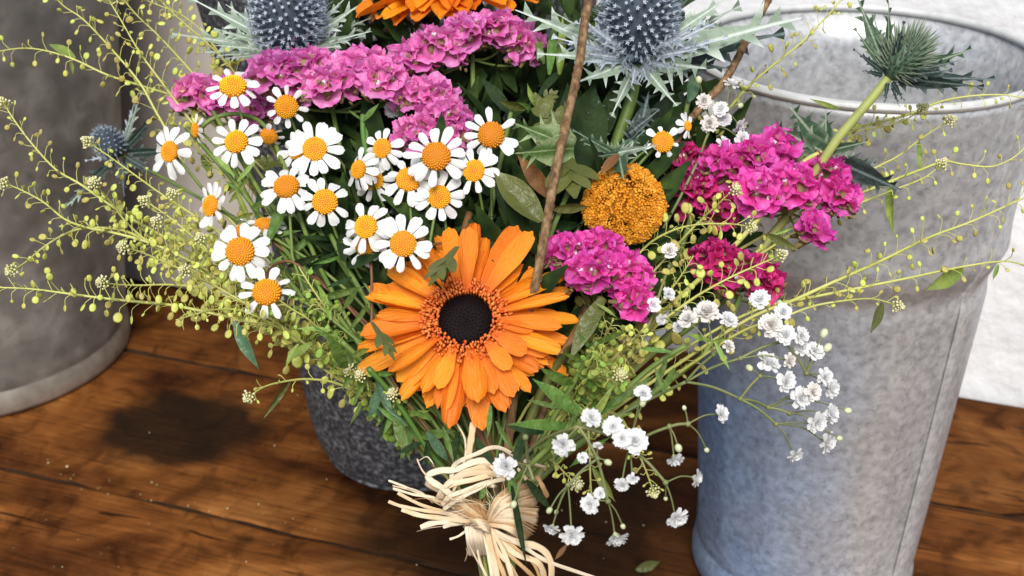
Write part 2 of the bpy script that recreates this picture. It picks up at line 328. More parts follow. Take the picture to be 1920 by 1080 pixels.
for i in range(len(edges)-1):
    vb, vf = edges[i], edges[i+1]; wd = vb-vf-.0034; mb = MB(); nu, nv = 70, 10
    prof = [(0, -.028), (0, -.003), (.0012, -.0008), (.004, 0)] + [(t*wd, 0) for t in (.15, .3, .45, .6, .75, .9)] + [(wd-.004, 0), (wd-.0012, -.0008), (wd, -.003), (wd, -.028)]
    K = len(prof); vs, fs = [], []
    for a in range(nu+1):
        u = u0 + (u1-u0)*a/nu
        for (x, z) in prof:
            edge = min(x, wd-x)
            zz = z + (.0004, -.0006, .0010, 0)[i]*(z > -.02) + (.0011*NZ.noise(V((u*7, (vf+x)*9, i*3.1))) - .0006 if z > -.02 else 0) - (.0022*max(0, NZ.noise(V((u*26, i*5.7 + (9 if x > wd/2 else 0), 2)))) if edge < .005 and z > -.02 else 0)
            pos = UA*u + VA*(vf + .0011 + x + (.0012*NZ.noise(V((u*14, i*4.4, 1))) if edge < .003 else 0)); vs.append(V((pos.x, pos.y, zz)))
    for a in range(nu):
        for b in range(K): fs.append((a*K+b, (a+1)*K+b, (a+1)*K+(b+1) % K, a*K+(b+1) % K))
    fs.append(tuple(range(K))); fs.append(tuple(reversed(range(nu*K, nu*K+K)))); mb.add(vs, fs); mb.obj('plank', M['wood'], table).pass_index = i
dm = mat('seam_dirt', [(.010, .006, .004), (.05, .028, .014)], 60, .9, 0, .5, 200, 0, .05)
for e in edges[1:-1]:                                        # old dirt packed into the joints
    mb = MB(); vs = []; n = 240
    for k in range(n+1):
        u = u0+(u1-u0)*k/n; zz = -.0030+.0022*NZ.noise(V((u*40, e*9, 0)))
        for q in (-.0045, .0025): p = UA*u+VA*(e+q); vs.append(V((p.x, p.y, zz)))
    mb.add(vs, [(2*k, 2*k+1, 2*k+3, 2*k+2) for k in range(n)]); mb.obj('seam_dirt', dm, table, 'stuff')
fr = MB()
for du in (-1.2, .7):
    c = UA*du + VA*(edges[-1]+.08)
    for (a, b) in ((0, 0),):
        vs = [c + UA*x + VA*y + V((0, 0, z)) for z in (-.09, -.031) for (x, y) in ((-.03, -.06), (.03, -.06), (.03, vw-edges[-1]-.12), (-.03, vw-edges[-1]-.12))]
        fr.add(vs, [(0, 3, 2, 1), (4, 5, 6, 7), (0, 1, 5, 4), (1, 2, 6, 5), (2, 3, 7, 6), (3, 0, 4, 7)])
fr.obj('table_frame', M['wood'], table)
mb = MB(); nu, nz_ = 150, 60; vs, fs = [], []
for a in range(nu+1):
    for b in range(nz_+1):
        u = -1.6+2.7*a/nu; z = -.30+1.5*b/nz_
        o = .0035*NZ.noise(V((u*16, z*16, 0)))+.002*NZ.noise(V((u*45, z*45, 3)))
        vs.append(UA*u + VA*(vw+.004-o) + V((0, 0, z)))
for a in range(nu):
    for b in range(nz_): k = a*(nz_+1)+b; fs.append((k, k+nz_+1, k+nz_+2, k+1))
mb.add(vs, fs); n0 = len(mb.v)
q = [UA*u + VA*(vw+.2) + V((0, 0, z)) for (u, z) in ((-1.6, -.3), (1.1, -.3), (1.1, 1.2), (-1.6, 1.2))]
cn = [vs[0], vs[nu*(nz_+1)], vs[nu*(nz_+1)+nz_], vs[nz_]]
mb.add(q+cn, [(3, 2, 1, 0), (0, 1, 5, 4), (1, 2, 6, 5), (2, 3, 7, 6), (3, 0, 4, 7)])
tag(mb.obj('plaster_wall', M['plaster']), 'rough white plastered wall behind the table', 'wall', kind='structure')
# taupe board against the wall, seen between the left bucket and the stone pot
mb = MB(); c0 = G(190, 497)
ub0, ub1 = G(60, 490).dot(UA), G(760, 560).dot(UA)
fr_ = lambda u, y, z: UA*u + VA*(vw - y) + V((0, 0, z))
for (y0, y1, z0, z1, a0, a1) in ((.012, .03, .003, .62, ub0, ub1),):
    vs = [fr_(u, y, z) for z in (z0, z1) for (u, y) in ((a0, y1+.02*(z == z0)), (a1, y1+.02*(z == z0)), (a1, y0+.02*(z == z0)), (a0, y0+.02*(z == z0)))]
    mb.add(vs, [(0, 3, 2, 1), (4, 5, 6, 7), (0, 1, 5, 4), (1, 2, 6, 5), (2, 3, 7, 6), (3, 0, 4, 7)])
ob = mb.obj('leaning_board', M['board'], smooth=False); tag(ob, 'plain taupe board leaning on the wall between left bucket and stone pot', 'board')
bv = ob.modifiers.new('bevel', 'BEVEL'); bv.width = .003; bv.segments = 2

# ------------------------------------------------------------------ buckets and pot
beadf = lambda q: (0.0030*math.exp(-(q/.012)**2) - .0020*math.exp(-((q+.017)/.007)**2) + 0.0036/(1+math.exp(-q/.004)))
def bucket(name, label, base, r0, r1, h, m, mr, bead=True, seam_a=None, lug_a=(0,)):
    t = thing(name, base, label, 'bucket', 'zinc buckets on the table')
    R = lambda z: r0 + (r1-r0)*(z/h)
    zb = h*.715; prof = [(0, .004), (r0*.97, .004), (r0+.0005, .006), (r0+.0005, .02)]
    for k in range(1, 70):
        z = .02+(h-.022)*k/70; r = R(z)
        if bead: r += beadf(z-zb)
        prof.append((r, z))
    prof.append((r1+.0036, h-.002)); th = .0014
    inner = [(r1+.0036-th, h-.002)] + [(R(.02+(h-.022)*k/16)-th + (.0004 if .02+(h-.022)*k/16 > zb else -.0014), .02+(h-.022)*k/16) for k in range(15, 0, -1)] + [(r0-th, .012), (0, .012)]
    mb = MB(); mb.lathe(prof + inner, 192, c=base, wob=.006)
    if bead:                                                 # the hammered lower wall is faintly facetted
        for v in mb.v:
            x, y, z = v.x-base.x, v.y-base.y, v.z
            if .026 < z < zb-.02:
                th_ = (math.atan2(y, x)+.35) % (math.pi/7) - math.pi/14; k = 1-.55*(1-math.cos(math.pi/14)/math.cos(th_))-.55*(1-math.cos(math.pi/14))*0; k = min(1, k); f_ = min(1, (zb-.02-z)/.02, (z-.026)/.01); k = 1+(k-1)*f_
                v.x, v.y = base.x+x*k, base.y+y*k
    body = mb.obj('body', m, t)
    mb = MB()
    mb.lathe([(r1+.0026+.0026*math.cos(a), h+.0026*math.sin(a)) for a in [2*math.pi*k/12 for k in range(13)]], 96, c=base, wob=.006); mb.obj('rolled_rim', mr, t)
    mb = MB(); mb.lathe([(r0+.0008, .022), (r0+.0022, .018), (r0+.0034, .011), (r0+.0036, .004), (r0+.0028, .0008), (r0-.001, .0004), (r0-.002, .003)], 96, c=base, wob=.004); mb.obj('base_ring', m if bead else mr, t)
    if seam_a is not None:                                   # lapped side seam: a raised strip down the body
        mb = MB(); vs, fs = [], []; n = 70
        for k in range(n+1):
            z = .021+(h-.026)*k/n; r = R(z)+.0004
            if bead: r += beadf(z-zb)
            for (da, dr) in ((-.006, -.0004), (0, .0012), (.25, .0011), (.5, .0007), (.75, -.0003)):
                a = seam_a + da*r0/r*(1+.03*NZ.noise(V((z*30, da, 0)))); vs.append(base+V((math.cos(a)*(r+dr), math.sin(a)*(r+dr), z)))
        for k in range(n):
            for j in range(4): fs.append((k*5+j, k*5+j+1, k*5+j+6, k*5+j+5))
        mb.add(vs, fs); mb.obj('side_seam', m, t)
    for la in lug_a:                                         # riveted handle lug below the rim
        mb = MB(); r = R(h*.9)+.0045; cpt = base+V((math.cos(la)*r, math.sin(la)*r, h*.90)); fm = frame(V((math.cos(la), math.sin(la), 0)))
        vs, fs = [], []
        for (o, k) in ((0, 1), (.003, .86)):
            for j in range(16): a = 2*math.pi*j/16; vs.append(V((.016*k*math.cos(a), .022*k*math.sin(a), o)))
        for j in range(16): fs.append((j, (j+1) % 16, 16+(j+1) % 16, 16+j))
        fs.append(tuple(range(16, 32))); mb.add(vs, fs, 0, MX.Translation(cpt) @ fm); mb.obj('handle_lug', mr, t)
    return t
bb = G(1500, 1046); dl = depth(bb)
tp = ray(1621, 97); hz = math.hypot(bb.x, bb.y); hb = CAM_H + tp.z*(hz/math.hypot(tp.x, tp.y))
rb0 = 203*dl/FPX; dtop = depth(bb+V((0, 0, hb))); rb1 = 334*dtop/FPX
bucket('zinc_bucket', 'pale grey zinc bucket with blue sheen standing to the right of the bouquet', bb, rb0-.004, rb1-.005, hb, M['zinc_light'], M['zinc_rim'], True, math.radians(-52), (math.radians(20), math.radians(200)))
lb = G(-32, 652); bucket('zinc_bucket', 'dark weathered zinc bucket cut off by the left edge of the picture', lb, 262*depth(lb)/FPX, 262*depth(lb)/FPX+.045, .43, M['zinc_dark'], M['dark_rim'], False, None, (math.radians(-20), math.radians(160)))
pb = G(783, 822); dp = depth(pb); rp = 196*dp/FPX
pot = thing('stone_pot', pb, 'rounded charcoal stone pot standing behind the bouquet', 'pot')
prof = [(0, .0005), (rp*.80, .0005), (rp*.86, .003), (rp*.93, .012), (rp*.985, .030), (rp*1.03, .06), (rp*1.11, .12), (rp*1.25, .2), (rp*1.43, .28), (rp*1.62, .36), (rp*1.64, .372), (rp*1.60, .376), (rp*1.55, .372), (rp*1.35, .28), (rp*1.1, .16), (rp*.9, .06), (0, .04)]
pp = spline([V((a, 0, b)) for a, b in prof], 4); mb = MB(); mb.lathe([(max(0, q.x), max(0.0004, q.z)) for q in pp], 110, c=pb, wob=.012); mb.obj('body', M['stone'], pot)
mb = MB(); mb.lathe([(rp*1.50, .33), (rp*.9, .337), (0, .34)], 64, c=pb); mb.obj('soil', M['filler'], pot)
# ------------------------------------------------------------------ how the stems run: head -> tie -> foot on the table
TIE = W(925, 985, .497)
FOOT = V((TIE.x+.012, TIE.y+.010, 0))
def to_tie(p, d0, k=7):
    """From a head at p that leaves along d0, down to the tie and on to the table: (points, number of points above the tie)."""
    a = rnd.uniform(0, 6.28); q = .009*math.sqrt(rnd.random()); off = V((math.cos(a), math.sin(a), 0))*q
    t = TIE + off; L = (p-t).length; dn = (t-p).normalized()
    c1 = p + d0.normalized()*L*.28; c2 = t - (dn*.4+V((0, 0, -.9))).normalized()*L*.30; out = []
    for i in range(k+1):
        u = i/k; out.append(p*(1-u)**3 + c1*3*u*(1-u)**2 + c2*3*u*u*(1-u) + t*u**3)
    f = FOOT - off*2.2 + V((rnd.uniform(-.012, .012), rnd.uniform(-.012, .012), 0))
    out += [t.lerp(f, .5)+V((0, 0, 0)), V((f.x, f.y, .0025))]; return out
def stem(t, p, d0, r0, r1, m, name='stem', n=6, via=None):
    pts = to_tie(p, d0)
    if via: pts = spline([p]+via, 4)[:-1] + to_tie(via[-1], via[-1]-(via[-2] if len(via) > 1 else p))
    mb = MB(); K = len(pts); mb.tube(pts, [r0+(r1-r0)*min(1, i/(K-3)) for i in range(K)], n); return mb.obj(name, m, t), pts

# ------------------------------------------------------------------ shared piece meshes
def petal_mesh(name, m, wfun, nu=8, nv=4, cup=.1, bend=.1, notch=0, ruff=0, seed=0, thick=0):
    mb = MB(); vs, fs = [], []
    for i in range(nu+1):
        u = i/nu; wd = wfun(u)
        for j in range(nv+1):
            s = 2*j/nv-1
            x = u - (notch*(1-abs(math.sin(2.2*math.pi*s+seed)))*(u > .86)*((u-.86)/.14))
            if i == nu: x -= .10*abs(s)**2*.35
            z = -bend*u*u + cup*s*s*wd + ruff*NZ.noise(V((u*3, s*2, seed*3.7)))*u
            vs.append(V((x, s*wd, z)))
    for i in range(nu):
        for j in range(nv): a = i*(nv+1)+j; fs.append((a, a+nv+1, a+nv+2, a+1))
    mb.add(vs, fs); return mb.mesh(name, m)
dz = lambda k: (lambda u: k*(.50+.72*min(1, u/.6)**.8)*max(0, 1-(max(0, u-.60)/.405)**2.4)**.5)
DAISY = [petal_mesh('daisy_petal', M['daisy_petal'], dz(.205+.020*i), 9, 4, (-.35, -.25, -.15, .2)[i], (.10, .22, -.05, .3)[i], .03, .06, i*1.7) for i in range(4)]
gz = lambda k, tip: (lambda u: k*(.34+.78*min(1, u/.55))*max(.04, 1-max(0, (u-.58)/.428)**tip)**.5)
GERB = [petal_mesh('gerbera_petal', M['gerbera'], gz(.135, 2.9), 16, 6, (.55, .3, .8, .45, .15)[i], (.05, .13, .02, .20, .09)[i], 0, .035, i*2.3) for i in range(5)]
def disc_mesh(name, m, n=120, h=.46):
    mb = MB(); mb.lathe([(1, -.12), (.98, .05), (.86, .30*h/.46*.8), (.62, h*.80), (.3, h*.95), (0.001, h*.96)], 20, 1)
    for k in range(n):
        r = math.sqrt((k+.5)/n)*.985; a = k*2.39996; z = h*math.sqrt(max(0, 1-r*r*.96))
        nn = V((math.cos(a)*r*.9, math.sin(a)*r*.9, .25+.75*(1-r))).normalized(); s = .082 if r > .4 else .062
        mb.ball(V((math.cos(a)*r, math.sin(a)*r, z*.96)), s, 5, 3, 0, frame(nn), (1, 1, 1.15))
    return mb.mesh(name, m)
DISC = disc_mesh('daisy_disc', [M['daisy_disc'], M['daisy_gap']])
def ruffle(name, m, seed):
    """One papery statice floret: a frilled funnel of five notched lobes with a tiny corolla."""
    r2 = random.Random(seed); mb = MB(); nu, n = 5, 36; vs, fs = [], []; ph = r2.uniform(0, 6)
    for i in range(nu+1):
        u = i/nu
        for j in range(n):
            a = 2*math.pi*j/n
            lobe = .94+.05*math.cos(5*a+ph)+.035*math.sin(11*a+ph*2)*u
            rr = (.10+.90*u**.85)*(1+(lobe-1)*u)
            z = .62*u**1.2 - .22*u*u + u*u*(.10*math.sin(4*a+ph*3)+.08*math.sin(7*a+seed)+.075*math.sin(16*a+seed*2)) + .16*u*NZ.noise(V((math.cos(a)*2, math.sin(a)*2, seed)))
            vs.append(V((rr*math.cos(a), rr*math.sin(a), z)))
    for i in range(nu):
        for j in range(n): k = (j+1) % n; fs.append((i*n+j, i*n+k, i*n+n+k, i*n+n+j))
    mb.add(vs, fs)
    if seed % 3 == 0:
        for k in range(4): a = k*1.57; mb.ball(V((.10*math.cos(a), .10*math.sin(a), .30)), .12, 5, 3, 1)
    return mb.mesh(name, [m, M['corolla']])
RUFF = {k: [ruffle('statice_floret', M[k], 3*i+j) for j, i in enumerate(range(6))] for k in ('lilac', 'magenta', 'crimson')}
def pod_mesh(name, m, sq, seed):
    mb = MB(); n = 12; vs, fs = [V((.0, 0, .12)), V((0, 0, -.12))], []
    for (k, z) in ((.66, .12), (1, .0), (.66, -.12)):
        for j in range(n):
            a = 2*math.pi*j/n; r = k*(1-.13*math.exp(-((a-math.pi/2)/.32)**2)*(k > .9)); vs.append(V((r*math.cos(a)*sq, r*math.sin(a)*(1.05), z)))
    for j in range(n):
        k = (j+1) % n; fs += [(0, 2+j, 2+k), (1, 2+2*n+k, 2+2*n+j), (2+j, 2+n+j, 2+n+k, 2+k), (2+n+j, 2+2*n+j, 2+2*n+k, 2+n+k)]
    mb.add(vs, fs); return mb.mesh(name, m)
POD = {k: [pod_mesh('seed_pod', M[k], s, 0) for s in (.95, .82, .70)] for k in ('pod', 'pod_green')}
def blossom_mesh(name, m, seed):
    r2 = random.Random(seed); mb = MB()
    for layer, (n, L, el) in enumerate(((8, .98, .34), (8, .9, .68), (7, .76, 1.05), (6, .58, 1.35))):
        for k in range(n):
            a = 6.283*k/n+r2.uniform(-.3, .3)+layer*.5; e = el+r2.uniform(-.2, .2); vs, fs = [], []
            rot = MX.Rotation(a, 4, 'Z') @ MX.Rotation(-e, 4, 'Y'); wd = .30*r2.uniform(.8, 1.2)
            for i in range(5):
                u = i/4; ww = wd*(.35+.65*min(1, u/.6))*(1 if u < .95 else .72)
                for j in range(3): s = j-1; vs.append(V((L*(u-.10*(u > .95)*(s == 0)), s*ww, .12*s*s+(-.22+.1*layer)*u*u+.05*r2.uniform(-1, 1))))
            for i in range(4):
                for j in range(2): q = i*3+j; fs.append((q, q+3, q+4, q+1))
            mb.add(vs, fs, 0, rot)
    for k in range(5):                                       # green calyx under the petals
        a = 6.283*k/5; mb.add([V((0, 0, -.42)), V((.26, -.13, -.16)), V((.48, 0, .16)), V((.26, .13, -.16))], [(0, 1, 2, 3)], 1, MX.Rotation(a, 4, 'Z'))
    return mb.mesh(name, [m, M['gyp_bud']])
BLOS = {k: [blossom_mesh('blossom', M[k], i) for i in range(5)] for k in ('white', 'blush')}
def bract_mesh(name, m, seed, nt=4, w0=.085, spine=.12, fold=.25, curl=.12):
    """A spiny thistle bract of unit length along X."""
    r2 = random.Random(seed); prof = []
    for k in range(nt*4+1):
        u = k/(nt*4); b = w0*(.35+1.0*math.sin(math.pi*min(1, u*1.15+.12))**.8)*(1-u**2.2)+.004
        prof.append((u, b))
    mb = MB(); vs, fs = [], []; K = len(prof)
    for (u, b) in prof:
        z = curl*math.sin(u*2.2)*u
        vs += [V((u, -b, z+fold*b)), V((u, 0, z)), V((u, b, z+fold*b))]
    for k in range(K-1): a = k*3; fs += [(a, a+3, a+4, a+1), (a+1, a+4, a+5, a+2)]
    mb.add(vs, fs)
    for k in range(nt):
        for s in (-1, 1):
            i = min(K-2, k*4+r2.randint(1, 3)); u, b = prof[i]; z = curl*math.sin(u*2.2)*u; L = spine*r2.uniform(.6, 1.25)*(1.1-.4*u)
            up = r2.uniform(-.1, .5)
            mb.add([V((u-.045, s*b*.95, z+fold*b)), V((u+.05, s*b*.9, z+fold*b)), V((u+L*.35, s*(b+L*.45), z+fold*b+L*up*.5)), V((u+L*.85, s*(b+L), z+fold*b+L*up))], [(0, 1, 2), (1, 3, 2), (0, 2, 3)])
    return mb.mesh(name, m)
BR = {k: [bract_mesh('bract', M[k], i, 4+i % 2, *a, curl=(.12, -.08, .05)[i]) for i in range(3)] for k, a in (('bract_pale', (.055, .12)), ('bract_blue', (.042, .12)), ('bract_green', (.070, .09)), ('bract_dark', (.070, .08)), ('serrated', (.20, .16)))}
def lf(k): return lambda u: k*math.sin(math.pi*min(1, u*.92+.06))**.8*(1-u**5)+.004
def leaf_mesh(name, m, k, bend, fold, seed):
    mb = MB(); vs, fs = [], []; nu = 9
    for i in range(nu+1):
        u = i/nu; b = lf(k)(u); z = -bend*u*u
        for s in (-1, -.5, 0, .5, 1): vs.append(V((u, s*b, z+fold*abs(s)*b+.02*NZ.noise(V((u*4, s, seed))))))
    for i in range(nu):
        for j in range(4): a = i*5+j; fs.append((a, a+5, a+6, a+1))
    mb.add(vs, fs); return mb.mesh(name, m)
LEAF = {(m, w_): [leaf_mesh('leaf', M[m], k, b, f, i) for i, (b, f) in enumerate(((.12, .3), (-.1, .45), (.25, .2)))] for m in ('leaf', 'leaf_light', 'leaf_blue', 'leaf_dark', 'leaf_olive', 'leaf_brown') for w_, k in (('n', .075), ('m', .125), ('w', .19))}
def lobed_mesh(name, m):
    mb = MB()
    for (x, a, L, w_) in ((0, 0, 1, .085), (.30, .75, .42, .07), (.34, -.75, .40, .07), (.58, .65, .30, .06), (.60, -.65, .32, .06)):
        vs, fs = [], []
        for i in range(6):
            u = i/5; b = w_*(.6+.7*math.sin(math.pi*u))*(1 if i < 5 else .35)
            for s in (-1, 0, 1): vs.append(V((L*u, s*b, .12*abs(s)*b-.08*u*u+(.002*x))))
        for i in range(5):
            for j in range(2): q = i*3+j; fs.append((q, q+3, q+4, q+1))
        mb.add(vs, fs, 0, MX.Translation((x, 0, x*.01)) @ MX.Rotation(a, 4, 'Z'))
    return mb.mesh(name, m)
LOBED = lobed_mesh('lobed_leaf', M['leaf_olive'])
def span(a, b, face=None, roll=0, wid=1.0):
    """Matrix that lays a unit-long piece (along X, face +Z) from a to b."""
    x = (b-a); L = x.length; x.normalize(); f = (CAMP-a).normalized() if face is None else face
    z = f - x*f.dot(x)
    z = z.normalized() if z.length > 1e-4 else UP; y = z.cross(x)
    return MX.Translation(a) @ MX((x, y, z)).transposed().to_4x4() @ MX.Rotation(roll, 4, 'X') @ MX.Diagonal((L, L*wid, L*wid, 1))

# ------------------------------------------------------------------ gerberas
def gerbera(label, c, n, spin, heart, petals, group, via=None, stem_m='gerbera_stem'):
    pts = to_tie(c - n*.012, -n); t = thing('gerbera', pts[-1], label, 'gerbera', group); F = MX.Translation(c) @ frame(n, spin); Fi = F.inverted()
    if via is not None: pts = spline([c-n*.006]+via, 4)[:-1] + to_tie(via[-1], via[-1]-via[-2])
    mb = MB(); mb.tube(pts, [.0024]*len(pts), 8); mb.obj('stem', M[stem_m], t)
    for i, (tip, wd, lay) in enumerate(petals):
        q = Fi @ tip; a = math.atan2(q.y, q.x); L = math.hypot(q.x, q.y); r0 = heart*1.15
        ln = L-r0; tilt = (-.10, .02, .10)[lay] + rnd.uniform(-.03, .03)
        me = GERB[rnd.randrange(5)]; k = wd/ln/.28
        m = F @ MX.Rotation(a, 4, 'Z') @ MX.Translation((r0, 0, -.0030+.0021*lay+.0006*(i % 3))) @ MX.Rotation(-tilt, 4, 'Y') @ MX.Rotation(rnd.uniform(-.14, .14), 4, 'X') @ MX.Diagonal((ln*1.02, ln*k, ln, 1))
        put('petal', me, t, m)
    mb = MB(); mb.lathe([(0.0002, .0012), (heart*.5, .0016), (heart*.9, .0010), (heart*1.05, -.001), (heart*1.5, -.004), (heart*1.2, -.010), (.003, -.014)], 40)
    for v in range(len(mb.v)): mb.v[v] = F @ mb.v[v]
    mb.obj('heart', M['gerb_dark'], t)
    mb = MB()
    for k in range(150):
        r = heart*.97*math.sqrt((k+.5)/150); a = k*2.39996; mb.ball(F @ V((r*math.cos(a), r*math.sin(a), .0016)), heart*.042, 5, 3, 0, None, (1, 1, .7))
    mb.obj('heart_florets', M['gerb_dark'], t, 'stuff')
    mb = MB()                                                # ring of curled two-lipped florets around the heart
    for ring, (rr, n_, hh) in enumerate(((1.02, 64, .0032), (1.15, 72, .0028), (1.29, 78, .0024), (1.43, 82, .0019), (1.56, 84, .0013))):
        for k in range(n_):
            a = 6.283*(k+.5*ring+rnd.uniform(-.25, .25))/n_; r = heart*rr*rnd.uniform(.97, 1.03); s = heart*.088*rnd.uniform(.8, 1.25)
            rad = V((math.cos(a), math.sin(a), 0)); tg = V((-math.sin(a), math.cos(a), 0)); b = rad*r; lean = rnd.uniform(-.2, .9); h = hh*rnd.uniform(.7, 1.3)
            pp = [b+V((0, 0, -.002)), b+V((0, 0, h*.6))+rad*s*.4*lean, b+V((0, 0, h))+rad*s*1.2*lean+tg*s*rnd.uniform(-.5, .5), b+V((0, 0, h*.8))+rad*s*(2.0*lean+.4)]
            mb.tube([F @ q for q in pp], [s*.42, s*.48, s*.62, s*.3], 5)
    mb.obj('ring_florets', M['gerb_ring'], t, 'stuff')
    mb = MB()                                                # green scaly cup under the petals
    mb.lathe([(heart*1.3, -.005), (heart*1.25, -.009), (heart*.8, -.014), (.0024, -.018)], 24)
    for v in range(len(mb.v)): mb.v[v] = F @ mb.v[v]
    mb.obj('bract_cup', M['leaf_dark'], t); return t
g1c, g1n = W(873, 600, .478), cdir(.02, .42, 1)
cc = lambda x, y: (x/2.572+640, y/2.572+390)
GP = [(465,60,80,0),(512,78,98,1),(618,116,104,2),(645,40,84,0),(848,72,116,1),(868,88,70,0),(918,128,108,2),(1082,305,84,1),(1120,362,78,0),(1092,440,62,2),(1160,492,74,0),(1057,575,84,2),(1112,625,80,0),(922,602,58,2),(1062,695,84,1),(996,695,88,1),(1005,728,50,0),(888,705,98,2),(1108,755,64,0),(950,765,104,0),(810,785,92,2),(832,895,98,1),(790,960,96,0),(735,892,82,1),(660,945,122,2),(680,1040,114,0),(520,1040,110,0),(500,958,72,1),(470,875,86,2),(460,938,70,0),(410,930,74,0),(395,888,82,1),(290,908,90,0),(272,822,78,1),(248,802,66,2),(58,765,108,0),(64,668,84,0),(95,600,108,1),(150,532,72,0),(170,515,66,1),(150,402,72,1),(112,402,62,0),(115,332,80,0),(228,272,106,1),(340,262,76,0),(405,205,82,1),(455,190,70,0),(700,190,70,0),(1000,345,66,0),(560,170,70,0),(950,470,60,0),(770,150,80,0)]
for k in range(46):                                          # slim under-petals that close the ring
    a = 6.283*(k+rnd.uniform(-.3, .3))/46; L = rnd.uniform(395, 455) if math.sin(a) > -.5 else rnd.uniform(400, 440)
    GP.append((600+L*math.cos(a)*1.04, 540+L*math.sin(a)*.98, 74, 0))
P2W = lambda px, py, c, n: CAMP + ray(px, py)*((c-CAMP).dot(n)/ray(px, py).dot(n))
gerbera('bright orange gerbera with a near-black heart facing out in the middle of the bouquet', g1c, g1n, 0, 51*.478/FPX, [(P2W(*cc(x, y), g1c, g1n), wd/2.572*.478/FPX*.88, l) for x, y, wd, l in GP], 'orange gerberas')
g2c, g2n = W(842, -40, .60), cdir(-.05, .93, .42); r2 = random.Random(5); G2 = []
F2 = MX.Translation(g2c) @ frame(g2n)
for lay, n_, L in ((0, 24, .046), (1, 20, .042), (2, 16, .034)):
    for k in range(n_):
        a = 6.283*(k+.3*lay+r2.uniform(-.3, .3))/n_; G2.append((F2 @ V((L*math.cos(a)*r2.uniform(.92, 1.06), L*math.sin(a)*r2.uniform(.92, 1.06), 0)), .0105*r2.uniform(.8, 1.1), lay))
for (x, y, d) in ((672, 62, .575), (722, 46, .57), (1010, 12, .58), (874, 44, .56), (700, 15, .585), (778, 18, .56), (825, 18, .556)): G2.append((W(x, y, d), .010, 0))
gerbera('orange gerbera at the top edge seen from below its petals', g2c, g2n, 0, .0095, G2, 'orange gerberas', via=[W(800, 40, .612), W(725, 60, .615), W(745, 110, .61), W(790, 300, .60)])

# ------------------------------------------------------------------ daisies (px, py, radius px, disc px, facing x, facing y, petals, depth offset, label, via)
DA = [
 (437,162,50,25,.10,.55,11,-.012,'feverfew daisy tilted upward in front of the left magenta statice',None),
 (537,200,42,22,.05,-.25,9,.004,'daisy tucked under the brown calyx of the big lilac statice',None),
 (317,284,52,20,-.50,.02,13,-.005,'daisy farthest out on the left, turned to the left',None),
 (443,266,50,22,-.08,.22,11,-.005,'daisy with a few dark specks on its lower petals, right of the leftmost one',None),
 (366,244,32,14,-.85,-.1,9,.006,'faded daisy seen from behind under the left statice',None),
 (503,256,32,17,.15,-.72,8,.004,'small daisy hanging face down below the statice calyx',None),
 (590,279,56,23,.02,.16,13,-.010,'full round daisy just left of the small sepal leaf under the lilac statice',None),
 (556,282,42,17,-.45,.1,10,.008,'half hidden daisy peeping out behind a full round daisy on its right',None),
 (537,350,56,24,0,.50,12,-.012,'daisy tilted upward on a straight green stem above the bare stems',[(543,400),(548,480)]),
 (609,378,52,24,.05,.12,11,-.016,'daisy with wide gaps between its petals, right of the one on a straight stem',None),
 (395,386,46,20,-.62,.12,13,-.010,'daisy in profile with its upper petals swept back like a fan',[(440,410),(520,450)]),
 (497,421,42,19,.12,.86,9,.006,'daisy lying on its back seen edge-on beside the largest left daisy',[(508,450),(560,492),(640,560),(688,606)]),
 (450,471,58,27,-.02,.10,13,-.020,'large daisy with the biggest disc, lowest but one on the left',[(480,520),(560,560)]),
 (456,432,26,14,.1,.3,8,.004,'small orange-centred daisy hidden behind the top of the large left daisy',None),
 (500,548,56,27,.06,.48,10,-.012,'lowest daisy on the left with drooping petals above the pale seed pods',[(505,506),(545,490),(600,530)]),
 (716,278,42,19,-.38,.12,11,-.006,'daisy turned left beside the lower lilac statice',None),
 (672,318,44,18,-.66,.08,11,-.006,'narrow daisy in profile at the left of the dense daisy cluster',None),
 (700,338,44,19,.05,-.12,10,.004,'shaded amber-centred daisy between the profile daisy and the cluster',None),
 (767,336,54,25,-.05,.42,11,-.010,'daisy tilted upward below and left of the largest cluster daisy',[(770,400),(775,470)]),
 (818,293,62,27,0,.14,13,-.024,'largest daisy, face-on in the middle of the dense cluster over lilac statice',None),
 (921,253,54,25,.02,.12,13,-.014,'daisy at the upper right of the dense cluster',None),
 (889,320,48,21,-.28,.10,10,-.016,'daisy turned a little left, rightmost in the lower cluster row',None),
 (823,369,50,22,-.02,-.14,11,-.006,'shaded orange-centred daisy beneath the largest daisy of the cluster',[(812,420),(800,500)]),
 (686,425,50,22,-.22,.10,12,-.018,'daisy overlapping the left side of its neighbour above the orange gerbera',[(692,460),(697,520),(697,603)]),
 (756,457,58,25,.02,.10,12,-.022,'daisy whose lower petals cover the tip of an orange gerbera petal',[(800,460),(858,458),(862,520)]),
 (684,462,44,18,0,-.2,10,-.004,'daisy almost hidden under the one left of the gerbera',None),
 (1243,266,38,20,.02,.08,7,-.010,'lone daisy with sparse short petals above the crimson statice on the right',[(1215,290),(1180,330)]),
 (1290,236,26,10,.70,.10,9,.0,'little half-open daisy facing right beside the baby’s breath at top right',[(1255,250),(1200,290)]),
]
